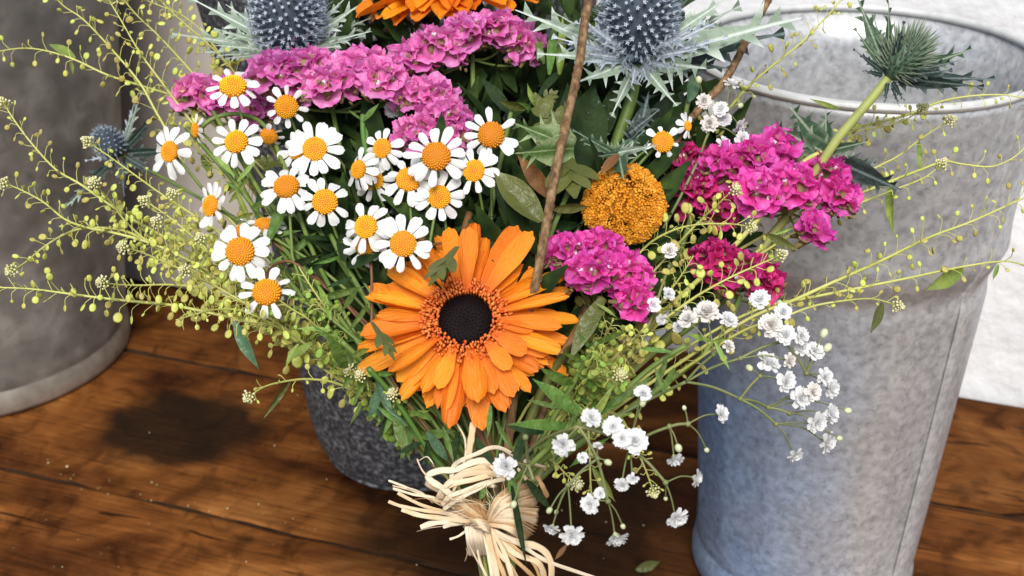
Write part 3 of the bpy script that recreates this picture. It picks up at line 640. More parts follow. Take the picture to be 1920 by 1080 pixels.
for i, (px, py, R_, dr, nx, ny, npet, dof, lab, via) in enumerate(DA):
    c = W(px, py, None, dof); s = depth(c)/FPX; n = cdir(nx, ny, math.sqrt(max(.03, 1-nx*nx-ny*ny)))
    v = [W(x, y, None, dof*.5+.006*(j+1)) for j, (x, y) in enumerate(via)] if via else None
    d0 = (-n*.5 + V((0, 0, -.6))); pts = to_tie(c, d0)
    t = thing('daisy', pts[-1], lab, 'daisy', 'white daisies in the bouquet')
    stem(t, c - n*.002, d0, .00055, .0008, M['red_stem' if i in (11, 14, 23, 24) else 'green_stem'], via=v)
    r2 = random.Random(100+i); F = MX.Translation(c) @ frame(n, r2.uniform(0, 6)); rd = dr*s*1.02; L = (R_*.97-dr*.9)*s
    back = 1 if i in (10,) else 0; pw = r2.uniform(.82, 1.02); dome = r2.uniform(.75, 1.35); droop = r2.uniform(-.25, .12)
    for k in range(npet):
        if i != 26 and r2.random() < .05: continue
        a = 6.283*(k+r2.uniform(-.22, .22))/npet; ln = L*r2.uniform(.90, 1.10)*(.7 if i == 26 and k % 2 else 1)
        tilt = droop + r2.uniform(-.2, .15) + (.55 if back else 0) - (.45 if r2.random() < .10 else 0)
        m = F @ MX.Rotation(a, 4, 'Z') @ MX.Translation((rd*.86, 0, -.0002*(k % 3))) @ MX.Rotation(-tilt, 4, 'Y') @ MX.Rotation(r2.uniform(-.25, .25), 4, 'X') @ MX.Diagonal((ln*1.08, min(ln*1.15, .0072)*pw*r2.uniform(.85, 1.15), ln, 1))
        put('petal', DAISY[r2.randrange(4)], t, m)
    put('disc', DISC, t, F @ MX.Translation((0, 0, -.0004)) @ MX.Diagonal((rd, rd, rd*dome, 1)))
    mb = MB(); mb.lathe([(rd*.99, -.0002), (rd*.9, -.0016), (rd*.4, -.0030), (.0009, -.0038)], 14)
    for q in range(len(mb.v)): mb.v[q] = F @ mb.v[q]
    mb.obj('calyx', M['green_stem'], t)
    if i == 24:
        put('leaf', LOBED, t, span(W(858, 462, None, -.022), W(803, 530, None, -.034), roll=.7, wid=.72))
    if i == 23:
        put('leaf', LOBED, t, span(W(697, 604, None, -.020), W(742, 672, None, -.032), roll=-.7, wid=.75))

# ------------------------------------------------------------------ statice: sprays of papery florets on blobs (px, py, rx, ry, depth offset)
def statice(label, key, blobs, rp=21, stem_at=None, via=None, winged=False):
    c0 = W(*(stem_at or blobs[len(blobs)//2][:2]), None, .012)
    pts = to_tie(c0, V((0, 0, -1))); t = thing('statice_spray', pts[-1], label, 'statice', 'magenta and lilac statice sprays')
    cal = MB(); sm = MB(); r2 = random.Random(len(label)*7+len(blobs))
    for bi, (bx, by, rx, ry, dof) in enumerate(blobs):
        cen = W(bx, by, None, dof+.010); s = depth(cen)/FPX; rx, ry = rx*1.08, ry*1.08; n_ = int(1.9*(rx*ry*2)/(rp*rp)*1.25)+4
        for k in range(n_):
            z = 1-2*(k+.5)/n_; a = k*2.39996+bi; rr = math.sqrt(1-z*z); u = V((rr*math.cos(a), rr*math.sin(a), z))   # z: toward the camera
            if u.z < -.25 or u.y < (-.45 if key == 'lilac' else -.6): continue
            p = cen + RT*u.x*(rx-rp*.55)*s + UP*u.y*(ry-rp*.55)*s - FW*u.z*min(rx, ry)*s*.75
            n = (RT*u.x/rx + UP*(u.y/ry+.25/ry) - FW*u.z/min(rx, ry)).normalized()
            n = (n + V((r2.uniform(-.35, .35), r2.uniform(-.35, .35), r2.uniform(-.2, .4)))).normalized()
            q = rp*s*r2.uniform(1.15, 1.7)
            m = at(p - n*q*.5, frame(n, r2.uniform(0, 6)), (q, q, q*r2.uniform(.8, 1.25)))
            put('floret', RUFF[key][r2.randrange(6)], t, m)
            cal.tube([p-n*q*2.0, p-n*q*1.1, p-n*q*.2], [q*.10, q*.25, q*.30], 5)
        for k in range(26):                                  # dry bracts and brown calyx scales on the underside
            p = cen + RT*r2.uniform(-.85, .85)*rx*s - UP*r2.uniform(.25, .85)*ry*s - FW*r2.uniform(-.2, .8)*ry*s*.6
            e = p + V((r2.uniform(-1, 1), r2.uniform(-.6, .2), r2.uniform(-.6, 1)))*16*s
            cal.tube([p, p.lerp(e, .6), e], [3.2*s, 3.6*s, .5*s], 5, flat=.4)
        base = cen - UP*ry*s*.7 + FW*.010
        sm.tube(spline([cen, base, base.lerp(c0, .5)-V((0, 0, .008)), c0-V((0, 0, .012))], 4), 2.6*s, 5)
    cal.obj('dry_calyces', M['calyx'], t, 'stuff'); sm.obj('branchlets', M['green_stem'], t)
    stem(t, c0-V((0, 0, .010)), V((0, 0, -1)), .0011, .0018, M['green_stem'], via=via)
    return t
statice('small magenta statice spray at the far left, soft behind two daisies', 'lilac', [(378,178,52,42,.02),(432,182,52,44,.022),(482,205,46,38,.024)], 19)
statice('wide lilac statice spray across the left under the blue thistle', 'lilac', [(525,140,58,50,0),(580,135,60,52,.002),(620,160,55,44,-.004),(680,135,62,52,0),(722,150,44,48,-.002)], 23)
statice('lilac statice spray rising to the right below the upper gerbera', 'lilac', [(775,112,44,40,.004),(825,88,52,46,.002),(885,62,52,44,0),(935,55,48,40,0),(982,82,36,38,.004)], 22)
statice('lilac statice spray stacked in two tiers behind the daisy cluster', 'lilac', [(800,182,58,40,.008),(835,215,48,36,.006),(790,255,58,42,.010),(850,255,48,42,.010)], 21)
statice('deep magenta statice spray spreading over the zinc bucket rim', 'magenta', [(1360,312,56,46,0),(1412,300,48,50,-.004),(1452,275,42,40,-.002),(1425,360,48,46,-.008),(1482,350,52,48,-.008),(1552,322,44,38,-.002),(1570,372,36,42,-.002),(1526,426,30,30,-.008)], 23)
statice('crimson-shaded statice spray tucked left of the deep magenta one', 'crimson', [(1285,300,44,42,.010),(1300,360,52,48,.014),(1350,390,40,40,.012)], 23)
statice('magenta statice spray right of the orange gerbera under the orange pompon', 'magenta', [(1068,470,42,36,-.012),(1122,462,48,38,-.010),(1115,508,56,42,-.018),(1180,510,42,42,-.014),(1192,560,36,40,-.014)], 23, (1120, 540))
statice('crimson statice spray in shade behind the pale seed sprigs', 'crimson', [(1340,488,50,44,.006),(1392,512,56,48,.004),(1432,528,36,38,.006)], 23)

# ------------------------------------------------------------------ the orange pompon
pc = W(1170, 384, .512); ps = .512/FPX; t = thing('pompon_flower', FOOT+V((.01, 0, .0025)), 'round golden orange pompon flower with cracked bumpy surface', 'flower')
mb = MB(); Fp = MX.Translation(pc) @ frame(cdir(.0, .10, 1)); RX, RY = 73*ps, 71*ps
def pomp(u):
    crack = min(abs(u.x-.04-.10*math.sin(u.y*5)), abs(u.x+.20-.25*u.y-.08*math.sin(u.y*7)) + (.0 if u.y < .2 else .3), abs(u.x-.18+.35*u.y)+(.0 if u.y > -.1 else .3))
    k = 1+.11*NZ.noise(u*3.4)+.06*NZ.noise(u*10) - (.46*max(0, u.z)**.8*math.exp(-(crack/.06)**2))
    return V((u.x*RX*k, u.y*RY*k, u.z*RX*.62*k))
n_ = 2600
for k in range(n_):
    z = 1-2*(k+.5)/n_; a = k*2.39996; rr = math.sqrt(1-z*z); u = V((rr*math.cos(a), rr*math.sin(a), z)); p = pomp(u); n = (u + V((rnd.uniform(-.4, .4), rnd.uniform(-.4, .4), rnd.uniform(-.3, .4)))).normalized()
    s = RX*.040*rnd.uniform(.7, 1.35); m = Fp @ MX.Translation(p) @ frame(n, rnd.uniform(0, 6)); h = s*rnd.uniform(.8, 2.0)
    vs = [V((math.cos(j*1.257)*s*.55, math.sin(j*1.257)*s*.55, -s)) for j in range(5)] + [V((math.cos(j*1.257)*s*.85, math.sin(j*1.257)*s*.85, h*rnd.uniform(.6, 1.1))) for j in range(5)] + [V((0, 0, h*.35))]
    mb.add(vs, [(j, (j+1) % 5, 5+(j+1) % 5, 5+j) for j in range(5)] + [(5+j, 5+(j+1) % 5, 10) for j in range(5)], 0, m)
mb.obj('florets', M['craspedia'], t, 'stuff', smooth=False)
mb = MB(); mb.ball(pc, 1, 32, 20, 0, Fp.to_3x3().to_4x4(), (RX*.52, RY*.52, RX*.28)); mb.obj('head', M['craspedia'], t)
stem(t, pc+UP*RY*.2+FW*RX*.5, FW*.5+V((0, 0, -.8)), .0018, .0020, M['green_stem'])

# ------------------------------------------------------------------ thistles
def thistle(label, c, axis, R_, H_, key, bracts, nfl, green=False, via=None, stem_r=.0028, stem_m='green_stem', dark=0):
    pts = to_tie(c, -axis); t = thing('sea_thistle', pts[-1], label, 'thistle', 'spiny thistles in the bouquet'); F = MX.Translation(c) @ frame(axis); r2 = random.Random(nfl)
    mb = MB(); mb.ball(c+axis*H_*.45, 1, 24, 16, 0, F.to_3x3().to_4x4(), (R_*.86, R_*.86, H_*.52)); mb.obj('head', M['green_cone' if green else 'cone'], t)
    fl, sp = MB(), MB()
    for k in range(nfl):
        z = 1-1.75*(k+.5)/nfl; a = k*2.39996+r2.uniform(-.06, .06); z += r2.uniform(-.02, .02); rr = math.sqrt(max(0, 1-z*z)); u = V((rr*math.cos(a), rr*math.sin(a), z)); p = V((u.x*R_*.86, u.y*R_*.86, H_*.45+u.z*H_*.52)); n = V((u.x, u.y, u.z*.75+.25)).normalized()
        q = R_*(.060 if not green else .074)*r2.uniform(.8, 1.25)
        if not green:
            tip = p+n*R_*.20; fr2 = F @ MX.Translation(tip) @ frame(n, r2.uniform(0, 6))
            sp.tube([F @ p, F @ tip], [q*.55, q*.7], 5, cap=False)
            for j in range(5):
                b = j*1.257; e = V((math.cos(b)*q*1.05, math.sin(b)*q*1.05, q*.6)); fl.add([V((0, 0, q*.1)), V((math.cos(b-.5)*q*.55, math.sin(b-.5)*q*.55, 0)), e, V((math.cos(b+.5)*q*.55, math.sin(b+.5)*q*.55, 0))], [(0, 1, 2, 3)], 0, fr2)
            fl.ball(V((0, 0, 0)), q*.36, 5, 3, 0, fr2)
            for _ in range(2):
                d_ = (n + V((r2.uniform(-.4, .4), r2.uniform(-.4, .4), .3))).normalized(); sp.tube([F @ p, F @ (p+d_*R_*.14), F @ (p+d_*R_*r2.uniform(.28, .50))], [q*.16, q*.13, q*.04], 4, cap=False)
        else:
            d_ = (n + V((0, 0, .35))).normalized(); L = R_*r2.uniform(.45, .95)
            sp.tube([F @ p, F @ (p+d_*L*.5), F @ (p+d_*L)], [q*.75, q*.5, q*.05], 4, cap=False)
            if k % 2: fl.ball(F @ (p+n*R_*.05), q*.9, 5, 3)
    if not green: fl.obj('florets', M['floret_blue'], t, 'stuff')
    else: fl.obj('florets', M['green_cone'], t, 'stuff')
    sp.obj('spines', M['spine_blue' if not green else 'bract_green'], t, 'stuff')
    for (tip, kk, wd) in bracts:
        b = c + (tip-c).normalized()*R_*.45 - axis*R_*.05
        put('bract', BR[kk][r2.randrange(3)], t, span(b, tip, roll=r2.uniform(-.5, .5), wid=wd))
    stem(t, c, -axis, stem_r, stem_r, M[stem_m], n=8, via=via); return t
def rings(c, axis, R_, lens, key, n_, el, r2, wd=1):
    F = MX.Translation(c) @ frame(axis); out = []
    for k in range(n_):
        a = 6.283*(k+r2.uniform(-.35, .35))/n_; e = el+r2.uniform(-.15, .15); L = R_*r2.uniform(*lens); out.append((F @ V((L*math.cos(a)*math.cos(e), L*math.sin(a)*math.cos(e), L*math.sin(e))), key, wd))
    return out
r2 = random.Random(3)
e2 = W(1195, 108, .553); ax2 = cdir(0, .88, .48)
B2 = [(W(x, y, .553+o), k, wd) for (x, y, o, k, wd) in ((965,22,.0,'bract_pale',1),(1010,96,-.012,'bract_pale',1.1),(1082,152,-.022,'bract_pale',1.3),(1150,214,-.012,'bract_pale',1.3),(1268,192,-.02,'bract_pale',1.3),(1338,130,-.024,'bract_pale',1.7),(1502,38,-.008,'bract_pale',1.15),(1480,62,.016,'bract_dark',1),(1392,12,.0,'bract_pale',1),(1400,88,.012,'bract_dark',1),(1038,18,-.006,'bract_pale',.8),(1368,128,.012,'bract_dark',1),(1100,40,-.03,'bract_blue',.8),(1290,60,-.03,'bract_blue',.8),(1090,100,-.028,'bract_blue',1),(1300,92,-.028,'bract_blue',1.1),(1180,165,-.026,'bract_blue',1.3),(1228,160,-.026,'bract_blue',1.3),(1385,-20,-.01,'bract_pale',.8),(1350,40,-.02,'bract_blue',.8))]
thistle('large silvery blue thistle at the top, over the round orange pompon', e2, ax2, .0165, .040, 'bract_pale', B2 + rings(e2, ax2, .0165, (1.6, 2.4), 'bract_blue', 18, .2, r2, .8) + rings(e2, ax2, .0165, (1.4, 2.0), 'bract_blue', 16, .6, r2, .6), 280, via=[W(1182, 190, .556), W(1155, 270, .558), W(1130, 360, .56)])
e1 = W(545, 92, .585); ax1 = cdir(.02, .80, .60)
B1 = [(W(x, y, .585+o), k, wd) for (x, y, o, k, wd) in ((318,62,.01,'bract_pale',.7),(355,-8,.0,'bract_pale',.8),(400,52,-.01,'bract_pale',.8),(440,112,-.015,'bract_pale',.9),(425,10,.01,'bract_pale',.9),(692,4,.0,'bract_pale',.8),(684,66,-.005,'bract_pale',.9),(640,88,-.015,'bract_pale',1),(650,-10,.0,'bract_pale',.8),(470,124,-.015,'bract_blue',1),(700,30,.01,'bract_pale',.7),(380,100,.015,'bract_pale',.7))]
thistle('large blue-grey thistle at top left, above the wide lilac statice', e1, ax1, .0165, .037, 'bract_pale', B1 + rings(e1, ax1, .0165, (1.6, 2.4), 'bract_pale', 20, .2, r2, .7) + rings(e1, ax1, .0165, (1.3, 2.0), 'bract_blue', 18, .6, r2, .55), 300)
e3 = W(1668, 142, .535); ax3 = cdir(.55, .75, .30)
B3 = [(W(x, y, .535+o), k, wd) for (x, y, o, k, wd) in ((1606,-6,.0,'bract_green',1.1),(1663,-4,-.008,'bract_green',.7),(1845,168,-.01,'bract_dark',1),(1860,152,.01,'bract_dark',.7),(1796,114,-.006,'bract_dark',1.1),(1812,94,.012,'bract_green',1),(1700,192,-.014,'bract_dark',.8),(1658,196,-.01,'bract_dark',.7),(1696,42,-.020,'bract_dark',.7),(1604,52,-.006,'bract_green',.8),(1602,92,-.012,'bract_dark',.7),(1640,24,.008,'bract_green',.8),(1784,132,-.018,'bract_dark',.9),(1612,132,-.01,'bract_dark',.8),(1686,200,.006,'bract_dark',.6))]
thistle('dark green unopened thistle on a thick yellow-green stem over the zinc bucket', e3, ax3, .0088, .020, 'bract_green', B3, 240, True, via=[W(1640, 178, .535), W(1600, 225, .537), W(1560, 275, .54), W(1480, 400, .55)], stem_r=.0020, stem_m='thistle_stem')
e4 = W(225, 288, .70); ax4 = cdir(-.5, .55, .5)
B4 = [(W(x, y, .70+o), k, wd) for (x, y, o, k, wd) in ((130,372,.0,'bract_dark',.8),(180,330,-.01,'bract_dark',1),(300,330,.0,'bract_dark',1.2),(255,185,.01,'bract_blue',.6),(290,215,.0,'bract_dark',1),(210,240,-.01,'bract_dark',1.1),(120,392,.01,'bract_pale',.5),(330,280,.0,'bract_dark',1.2),(235,370,.0,'bract_dark',1),(268,170,.012,'bract_pale',.5),(160,300,-.01,'bract_blue',.9))]
thistle('small dim blue thistle far left, behind the seed sprigs', e4, ax4, .0085, .018, 'bract_dark', B4, 120, via=[W(300, 330, .70), W(480, 430, .64)], stem_r=.0009, stem_m='green_stem')
# ------------------------------------------------------------------ seed-pod sprigs: stem with round pods on thin curved stalks and a raceme of buds at the tip
def sprig(label, px, dof=(0, 0), pods=26, size=6.4, key='pod', tip=True, ped=22, leaves=(), r0=.00042, bare=.0):
    """px runs from the tip to where the stem dives into the bouquet; dof = depth offset at tip and base."""
    K = len(px); dof = (dof[0], dof[1]+.034); size *= 1.32; pods = int(pods*1.75); P = [W(x, y, None, dof[0]+(dof[1]-dof[0])*i/max(1, K-1)) for i, (x, y) in enumerate(px)]
    path = spline(P, 7); base = P[-1]; tail = to_tie(base, base-P[-2], 8)
    t = thing('seed_pod_sprig', tail[-1], label, 'sprig', 'seed pod sprigs in the bouquet'); r2 = random.Random(hash(tuple(px)) % 9999)
    pts = path[:-1]+tail; n = len(pts); mb = MB()
    mb.tube(pts, [r0*(.6+min(1.0, i/40)) for i in range(n)], 6)
    lens = [0]
    for a, b in zip(path, path[1:]): lens.append(lens[-1]+(b-a).length)
    T = lens[-1]; objs = []
    def along(s):
        for i in range(len(path)-1):
            if lens[i+1] >= s: u = (s-lens[i])/max(1e-9, lens[i+1]-lens[i]); return path[i].lerp(path[i+1], u), (path[i]-path[i+1]).normalized()
        return path[-1], (path[-2]-path[-1]).normalized()
    for k in range(pods):
        s = T*(.05+(.93-bare)*(k+r2.uniform(-.4, .4))/pods); s = max(.004, s); p, d = along(s); sc_ = depth(p)/FPX
        a = k*2.39996+r2.uniform(-.5, .5); x = d.cross(FW).normalized(); y = d.cross(x)
        o = (x*math.cos(a)*1.15 + y*math.sin(a)*.7).normalized(); g = min(1, .58+.7*s/T)*r2.uniform(.8, 1.12)
        L = ped*1.3*sc_*r2.uniform(.8, 1.25)*(.55+.45*g); e = p + o*L*.62 + d*L*.38 - V((0, 0, 1))*L*r2.uniform(-.35, .30); mid = p + o*L*.42 + d*L*.34 + V((0, 0, 1))*L*.08
        q = spline([p, mid, e], 3); mb.tube(q, [.00017]*len(q), 4, cap=False)
        R_ = size*sc_*g*r2.choice((.55, .8, .9, 1, 1, 1.1)); out = (e-mid).normalized(); fc = (cdir(r2.uniform(-.8, .8), r2.uniform(-.3, .8), r2.uniform(.3, 1.3))); fc = fc-out*fc.dot(out)
        if fc.length < .05: fc = out.cross(V((.3, .2, 1)))
        fc.normalize(); rot = MX((out.cross(fc), out, fc)).transposed().to_4x4()
        objs.append((POD[key][r2.randrange(3)], at(e+out*R_*.95, rot, (R_, R_*1.08, R_))))
    mb.obj('stem', M['sprig_stem'], t)
    for me, m in objs: put('seed_pod', me, t, m)
    if tip:
        bb_ = MB(); st = MB(); p, d = path[0], (path[0]-path[3]).normalized(); sc_ = depth(p)/FPX; x = d.cross(FW).normalized(); y = d.cross(x)
        for k in range(34):
            a = k*2.39996; s = k/34; q = p - d*s*26*sc_; L = (4+11*s)*sc_; e = q + (x*math.cos(a)+y*math.sin(a))*L*(.6+.4*s) + d*L*.75
            st.tube([q, e], [.00016, .00012], 3, cap=False); bb_.ball(e, r2.uniform(1.7, 2.9)*sc_, 5, 4)
        bb_.obj('flower_buds', M['bud'], t, 'stuff'); st.obj('bud_stalks', M['sprig_stem'], t, 'stuff')
    for (x0, y0, x1, y1, kk, wv) in leaves:
        f = lambda x, y: W(x, y, None, dof[0]*.5+dof[1]*.5)
        put('leaf', LEAF[(kk, wv)][r2.randrange(3)], t, span(f(x0, y0), f(x1, y1)+V((0, -.004, 0)), roll=r2.uniform(-.6, .6)))
    return t
S = sprig
S('seed sprig arching out of the frame at upper left with one blunt upright leaf', [(-60,112),(0,96),(60,91),(130,108),(200,140),(262,160),(345,190),(430,260)], (-.01, .02), 17, 6, ped=24, leaves=((140,110,93,64,'leaf_light','m'),(132,110,140,138,'leaf_light','n')), tip=False, bare=.2)
S('straight seed sprig running down from the top left corner past the weathered bucket', [(92,-20),(118,10),(160,40),(225,110),(265,160),(290,205),(318,255),(345,310),(420,400)], (-.02, .02), 24, 6.2, ped=26, bare=.2)
S('seed sprig with large pale pods crossing the taupe board', [(195,-15),(225,35),(262,98),(300,150),(330,190),(365,235),(430,300),(520,420)], (-.015, .02), 22, 6.6, bare=.25)
S('olive-tinted seed sprig next to the taupe board, partly behind others', [(222,-12),(258,30),(292,62),(330,102),(372,150),(410,200),(470,300)], (.005, .03), 24, 6.4, ped=20)
S('seed sprig entering from the top and crossing the blue thistle leaves', [(285,-15),(330,30),(378,72),(420,112),(455,160),(500,250)], (-.02, .02), 20, 6.6, ped=20)
S('short seed sprig hanging in from the top edge beside the thistle', [(240,-14),(292,8),(340,28),(385,66),(430,130),(470,210)], (.0, .03), 16, 6, tip=False, ped=20)
S('long seed sprig from the left edge with a pinkish budding tip', [(2,186),(30,230),(62,272),(105,318),(150,345),(200,380),(250,412),(300,440),(420,515),(520,585)], (-.02, .015), 34, 6.2, ped=24, bare=.15)
S('seed sprig with a budding tip in front of the dim left thistle', [(156,260),(200,290),(250,326),(300,362),(350,395),(430,450),(520,520)], (-.015, .02), 22, 6, ped=20, bare=.2)
S('seed sprig at mid left whose tip touches the picture edge', [(-4,342),(30,352),(80,378),(120,410),(160,426),(210,436),(270,452),(330,476),(430,530),(540,600)], (-.025, .01), 32, 7, ped=24, bare=.2)
S('seed sprig curving down to the left edge with a drooping white-budded tip', [(14,512),(45,494),(80,465),(120,440),(160,428),(220,430),(265,446),(340,480),(450,560)], (-.028, .01), 24, 7, ped=24, bare=.2)
S('lowest long seed sprig on the left, hung with pale pods over the bucket foot', [(-50,536),(0,539),(60,542),(130,551),(200,560),(260,566),(320,572),(400,588),(470,606),(545,652),(650,720)], (-.03, .0), 40, 7.6, ped=30, tip=False, bare=.1, leaves=((440,602,478,684,'leaf_blue','m'),(560,645,535,678,'leaf_light','m')))
S('bushy seed sprig with white buds above the lowest long one', [(184,528),(215,533),(260,535),(320,534),(385,542),(470,575),(560,630)], (-.032, .0), 30, 7.4, ped=24)
S('short seed side sprig with an upright bud tip near the dim left thistle', [(172,338),(190,358),(212,384),(240,420),(300,470),(420,540)], (-.02, .01), 18, 7, ped=18)
S('dense budding sprig standing left of the profile daisy', [(318,356),(335,388),(355,418),(385,450),(450,520),(540,600)], (-.01, .01), 28, 6.4, ped=18)
S('yellow-green sprig with tight bud head under the dense budding one', [(286,412),(320,430),(352,448),(400,480),(480,545),(580,630)], (-.02, .005), 30, 7, ped=22)
S('budding sprig crossing low in front of the largest left daisy', [(222,462),(262,472),(310,492),(360,515),(430,550),(520,605)], (-.03, .0), 28, 7, ped=22)
S('pod-laden sprig left of the lowest daisy, half in shade', [(338,505),(372,520),(410,540),(470,575),(540,620),(640,700)], (-.028, .0), 30, 8, ped=22)
S('sprig of round pale pods directly under the lowest daisy', [(438,600),(470,605),(505,608),(545,625),(600,670),(690,760)], (-.02, .0), 26, 8.2, 'pod', False, 24)
S('greener pod sprig spreading over the left rim of the stone pot', [(520,560),(548,580),(580,600),(620,640),(680,720),(760,820)], (-.01, .0), 34, 8, 'pod_green', False, 24, leaves=((585,642,536,668,'leaf_light','m'),))
S('greener pod sprig with blue-green leaf blades beside the gerbera', [(560,500),(585,540),(612,580),(650,640),(700,720),(780,830)], (.0, .0), 34, 8, 'pod_green', False, 22, leaves=((690,710,722,780,'leaf_blue','m'),(640,650,672,690,'leaf','m')))
S('green pod sprig low over the stone pot with small white buds', [(672,700),(690,716),(712,740),(745,770),(800,830)], (-.012, .0), 24, 7.4, 'pod_green', True, 18, leaves=((740,790,768,852,'leaf','m'),(790,820,830,868,'leaf_blue','m')))
S('green pod sprig with a white bud head right above the stone pot', [(733,735),(750,760),(772,790),(810,830),(850,880)], (-.012, .0), 20, 6.6, 'pod_green', True, 16, leaves=((760,760,742,812,'leaf_blue','m'),))
S('single curved sprig reaching left over the stone pot with a brown bud tip', [(460,750),(492,727),(530,716),(580,711),(640,722),(710,765),(800,850)], (-.035, .0), 9, 4.6, ped=20, bare=.25, leaves=((543,716,495,770,'leaf_olive','n'),))
S('shaded pod sprig under the bare stems left of the daisy cluster', [(480,470),(510,500),(550,540),(610,610),(700,720)], (.004, .004), 30, 7, 'pod_green', False, 20)
S('fine pod sprig behind the leftmost daisies', [(352,250),(380,290),(420,330),(470,380),(540,470)], (.015, .02), 26, 6.2, 'pod', False, 20, leaves=((380,290,402,330,'leaf_light','m'),(450,330,430,362,'leaf_light','m')))
S('pale pod sprig filling the gap between the dim thistle and the profile daisy', [(262,372),(300,395),(340,425),(390,470),(450,530),(520,600)], (-.012, .0), 30, 6.6, ped=20)
S('pale pod sprig fanning out below the profile daisy', [(372,440),(392,470),(420,500),(470,545),(540,610)], (-.015, .0), 30, 6.8, ped=20)
S('pale pod sprig dipping to the table edge of the left fan', [(330,600),(372,588),(410,580),(460,585),(530,620),(620,690)], (-.02, .0), 24, 7, 'pod', False, 22)
S('green pod sprig massed between the lowest daisy and the gerbera', [(590,560),(610,585),(640,610),(690,680),(740,760)], (-.006, .0), 36, 7.6, 'pod_green', False, 22, leaves=((620,600,580,640,'leaf','n'),(650,640,700,610,'leaf','n')))
S('green pod sprig leaning on the left gerbera petals from below', [(650,690),(672,712),(700,740),(750,800),(800,860)], (-.004, .0), 30, 7, 'pod_green', True, 20, leaves=((690,740,660,790,'leaf','n'),(730,770,710,820,'leaf_dark','n')))
# right side
S('dense green pod sprig under the right gerbera petals', [(1130,660),(1110,690),(1090,720),(1050,780),(1000,850)], (-.022, -.005), 44, 8, 'pod_green', False, 24, leaves=((1100,700,1060,690,'leaf','n'),(1080,740,1140,770,'leaf','n')))
S('green pod sprig between the pompon statice and the pale rising sprig', [(1205,620),(1185,640),(1160,668),(1120,720),(1050,800)], (-.026, -.005), 36, 8, 'pod', False, 24)
S('pale pod sprig behind the pompon statice reaching toward the shaded crimson one', [(1300,480),(1275,520),(1245,560),(1200,620),(1120,720)], (-.012, .0), 30, 8, 'pod', False, 24)
S('short pale pod sprig with a bud tip pointing up across the crimson statice', [(1384,352),(1362,368),(1332,396),(1308,418),(1260,470),(1180,560)], (-.022, .0), 18, 8, ped=24)
S('level pale pod sprig ending in a bud head below the deep magenta statice', [(1416,428),(1372,420),(1300,422),(1248,438),(1205,468),(1150,540),(1080,640)], (-.026, .0), 24, 8.4, ped=26)
S('pale pod sprig rising to the right across the shaded crimson statice', [(1474,474),(1432,492),(1382,514),(1332,540),(1290,566),(1232,610),(1192,650),(1150,705),(1060,800)], (-.032, .0), 38, 9, ped=30)
S('long seed sprig climbing to the right edge across the zinc bucket', [(1980,345),(1900,380),(1820,416),(1740,446),(1650,490),(1560,530),(1490,562),(1400,600),(1260,690),(1120,790)], (-.02, .0), 40, 6.4, ped=30, tip=False, r0=.0005, bare=.1)
S('seed sprig with a drooping side leaf low across the zinc bucket', [(1990,506),(1925,497),(1880,490),(1800,501),(1700,522),(1600,542),(1510,560),(1420,580),(1290,650),(1140,760)], (-.022, .0), 22, 5.6, ped=24, tip=False, bare=.2, leaves=((1806,505,1722,536,'leaf_light','m'),(1872,496,1856,522,'leaf_light','n')))
S('seed sprig ending in a yellow bud head with one leaf hanging over the zinc bucket', [(1692,576),(1640,561),(1590,563),(1525,574),(1465,596),(1390,622),(1300,680),(1160,780)], (-.03, .0), 18, 5.8, ped=22, leaves=((1655,568,1622,618,'leaf_olive','m'),))
S('seed sprig that hooks upward at the right edge below the zinc bucket rim', [(1930,262),(1908,290),(1862,312),(1805,308),(1770,303),(1722,320),(1680,336),(1640,352),(1585,375),(1480,430),(1300,560)], (-.01, .005), 18, 5.4, ped=24, tip=False, bare=.25, leaves=((1722,320,1726,300,'leaf_light','n'),(1668,345,1662,425,'leaf_light','n')))
S('seed sprig with a white bud head over the zinc bucket bead', [(1772,300),(1735,332),(1665,360),(1600,386),(1500,430),(1300,560)], (-.012, .005), 14, 5, ped=22, bare=.2)
S('seed sprig with an orange-tinged bud tip below the zinc rim', [(1790,222),(1765,235),(1722,264),(1682,294),(1632,320),(1560,370),(1400,460)], (-.008, .01), 16, 5.6, ped=22, leaves=((1722,264,1722,312,'leaf_light','n'),))
S('seed sprig lying level along the zinc rim to the right edge', [(1985,190),(1930,185),(1880,178),(1822,180),(1762,191),(1702,215),(1642,230),(1585,248),(1480,310),(1340,430)], (-.008, .01), 26, 6.2, ped=20, tip=False, bare=.2)
S('stubby yellow bud sprig beneath the dark green thistle', [(1738,198),(1702,222),(1660,236),(1610,246),(1560,262),(1450,330)], (-.012, .01), 26, 6.6, ped=16, leaves=((1575,205,1520,183,'leaf_light','n'),))
S('upright seed sprig against the inside of the zinc bucket', [(1592,-30),(1575,2),(1540,42),(1500,82),(1450,122),(1410,156),(1378,190),(1300,290),(1220,400)], (.0, .01), 28, 6, ped=24, bare=.2)
S('dense green rosette of pods right of the gerbera with a white bud centre', [(1165,702),(1148,704),(1128,706),(1100,720),(1060,780),(1000,860)], (-.045, -.01), 40, 9, 'pod_green', True, 26, leaves=((1130,735,1215,732,'leaf','n'),(1105,800,1186,766,'leaf_light','n')))
S('shaded green pod sprig between the gerbera and the pompon statice', [(1150,600),(1135,630),(1110,660),(1080,710),(1020,800)], (-.01, 0), 34, 8.6, 'pod_green', False, 24)
S('pod sprig hanging straight down with a white bud tip among baby’s breath', [(1228,930),(1212,885),(1195,845),(1178,806),(1150,775),(1080,780),(1010,850)], (-.05, -.01), 18, 4.8, ped=20, bare=.3)
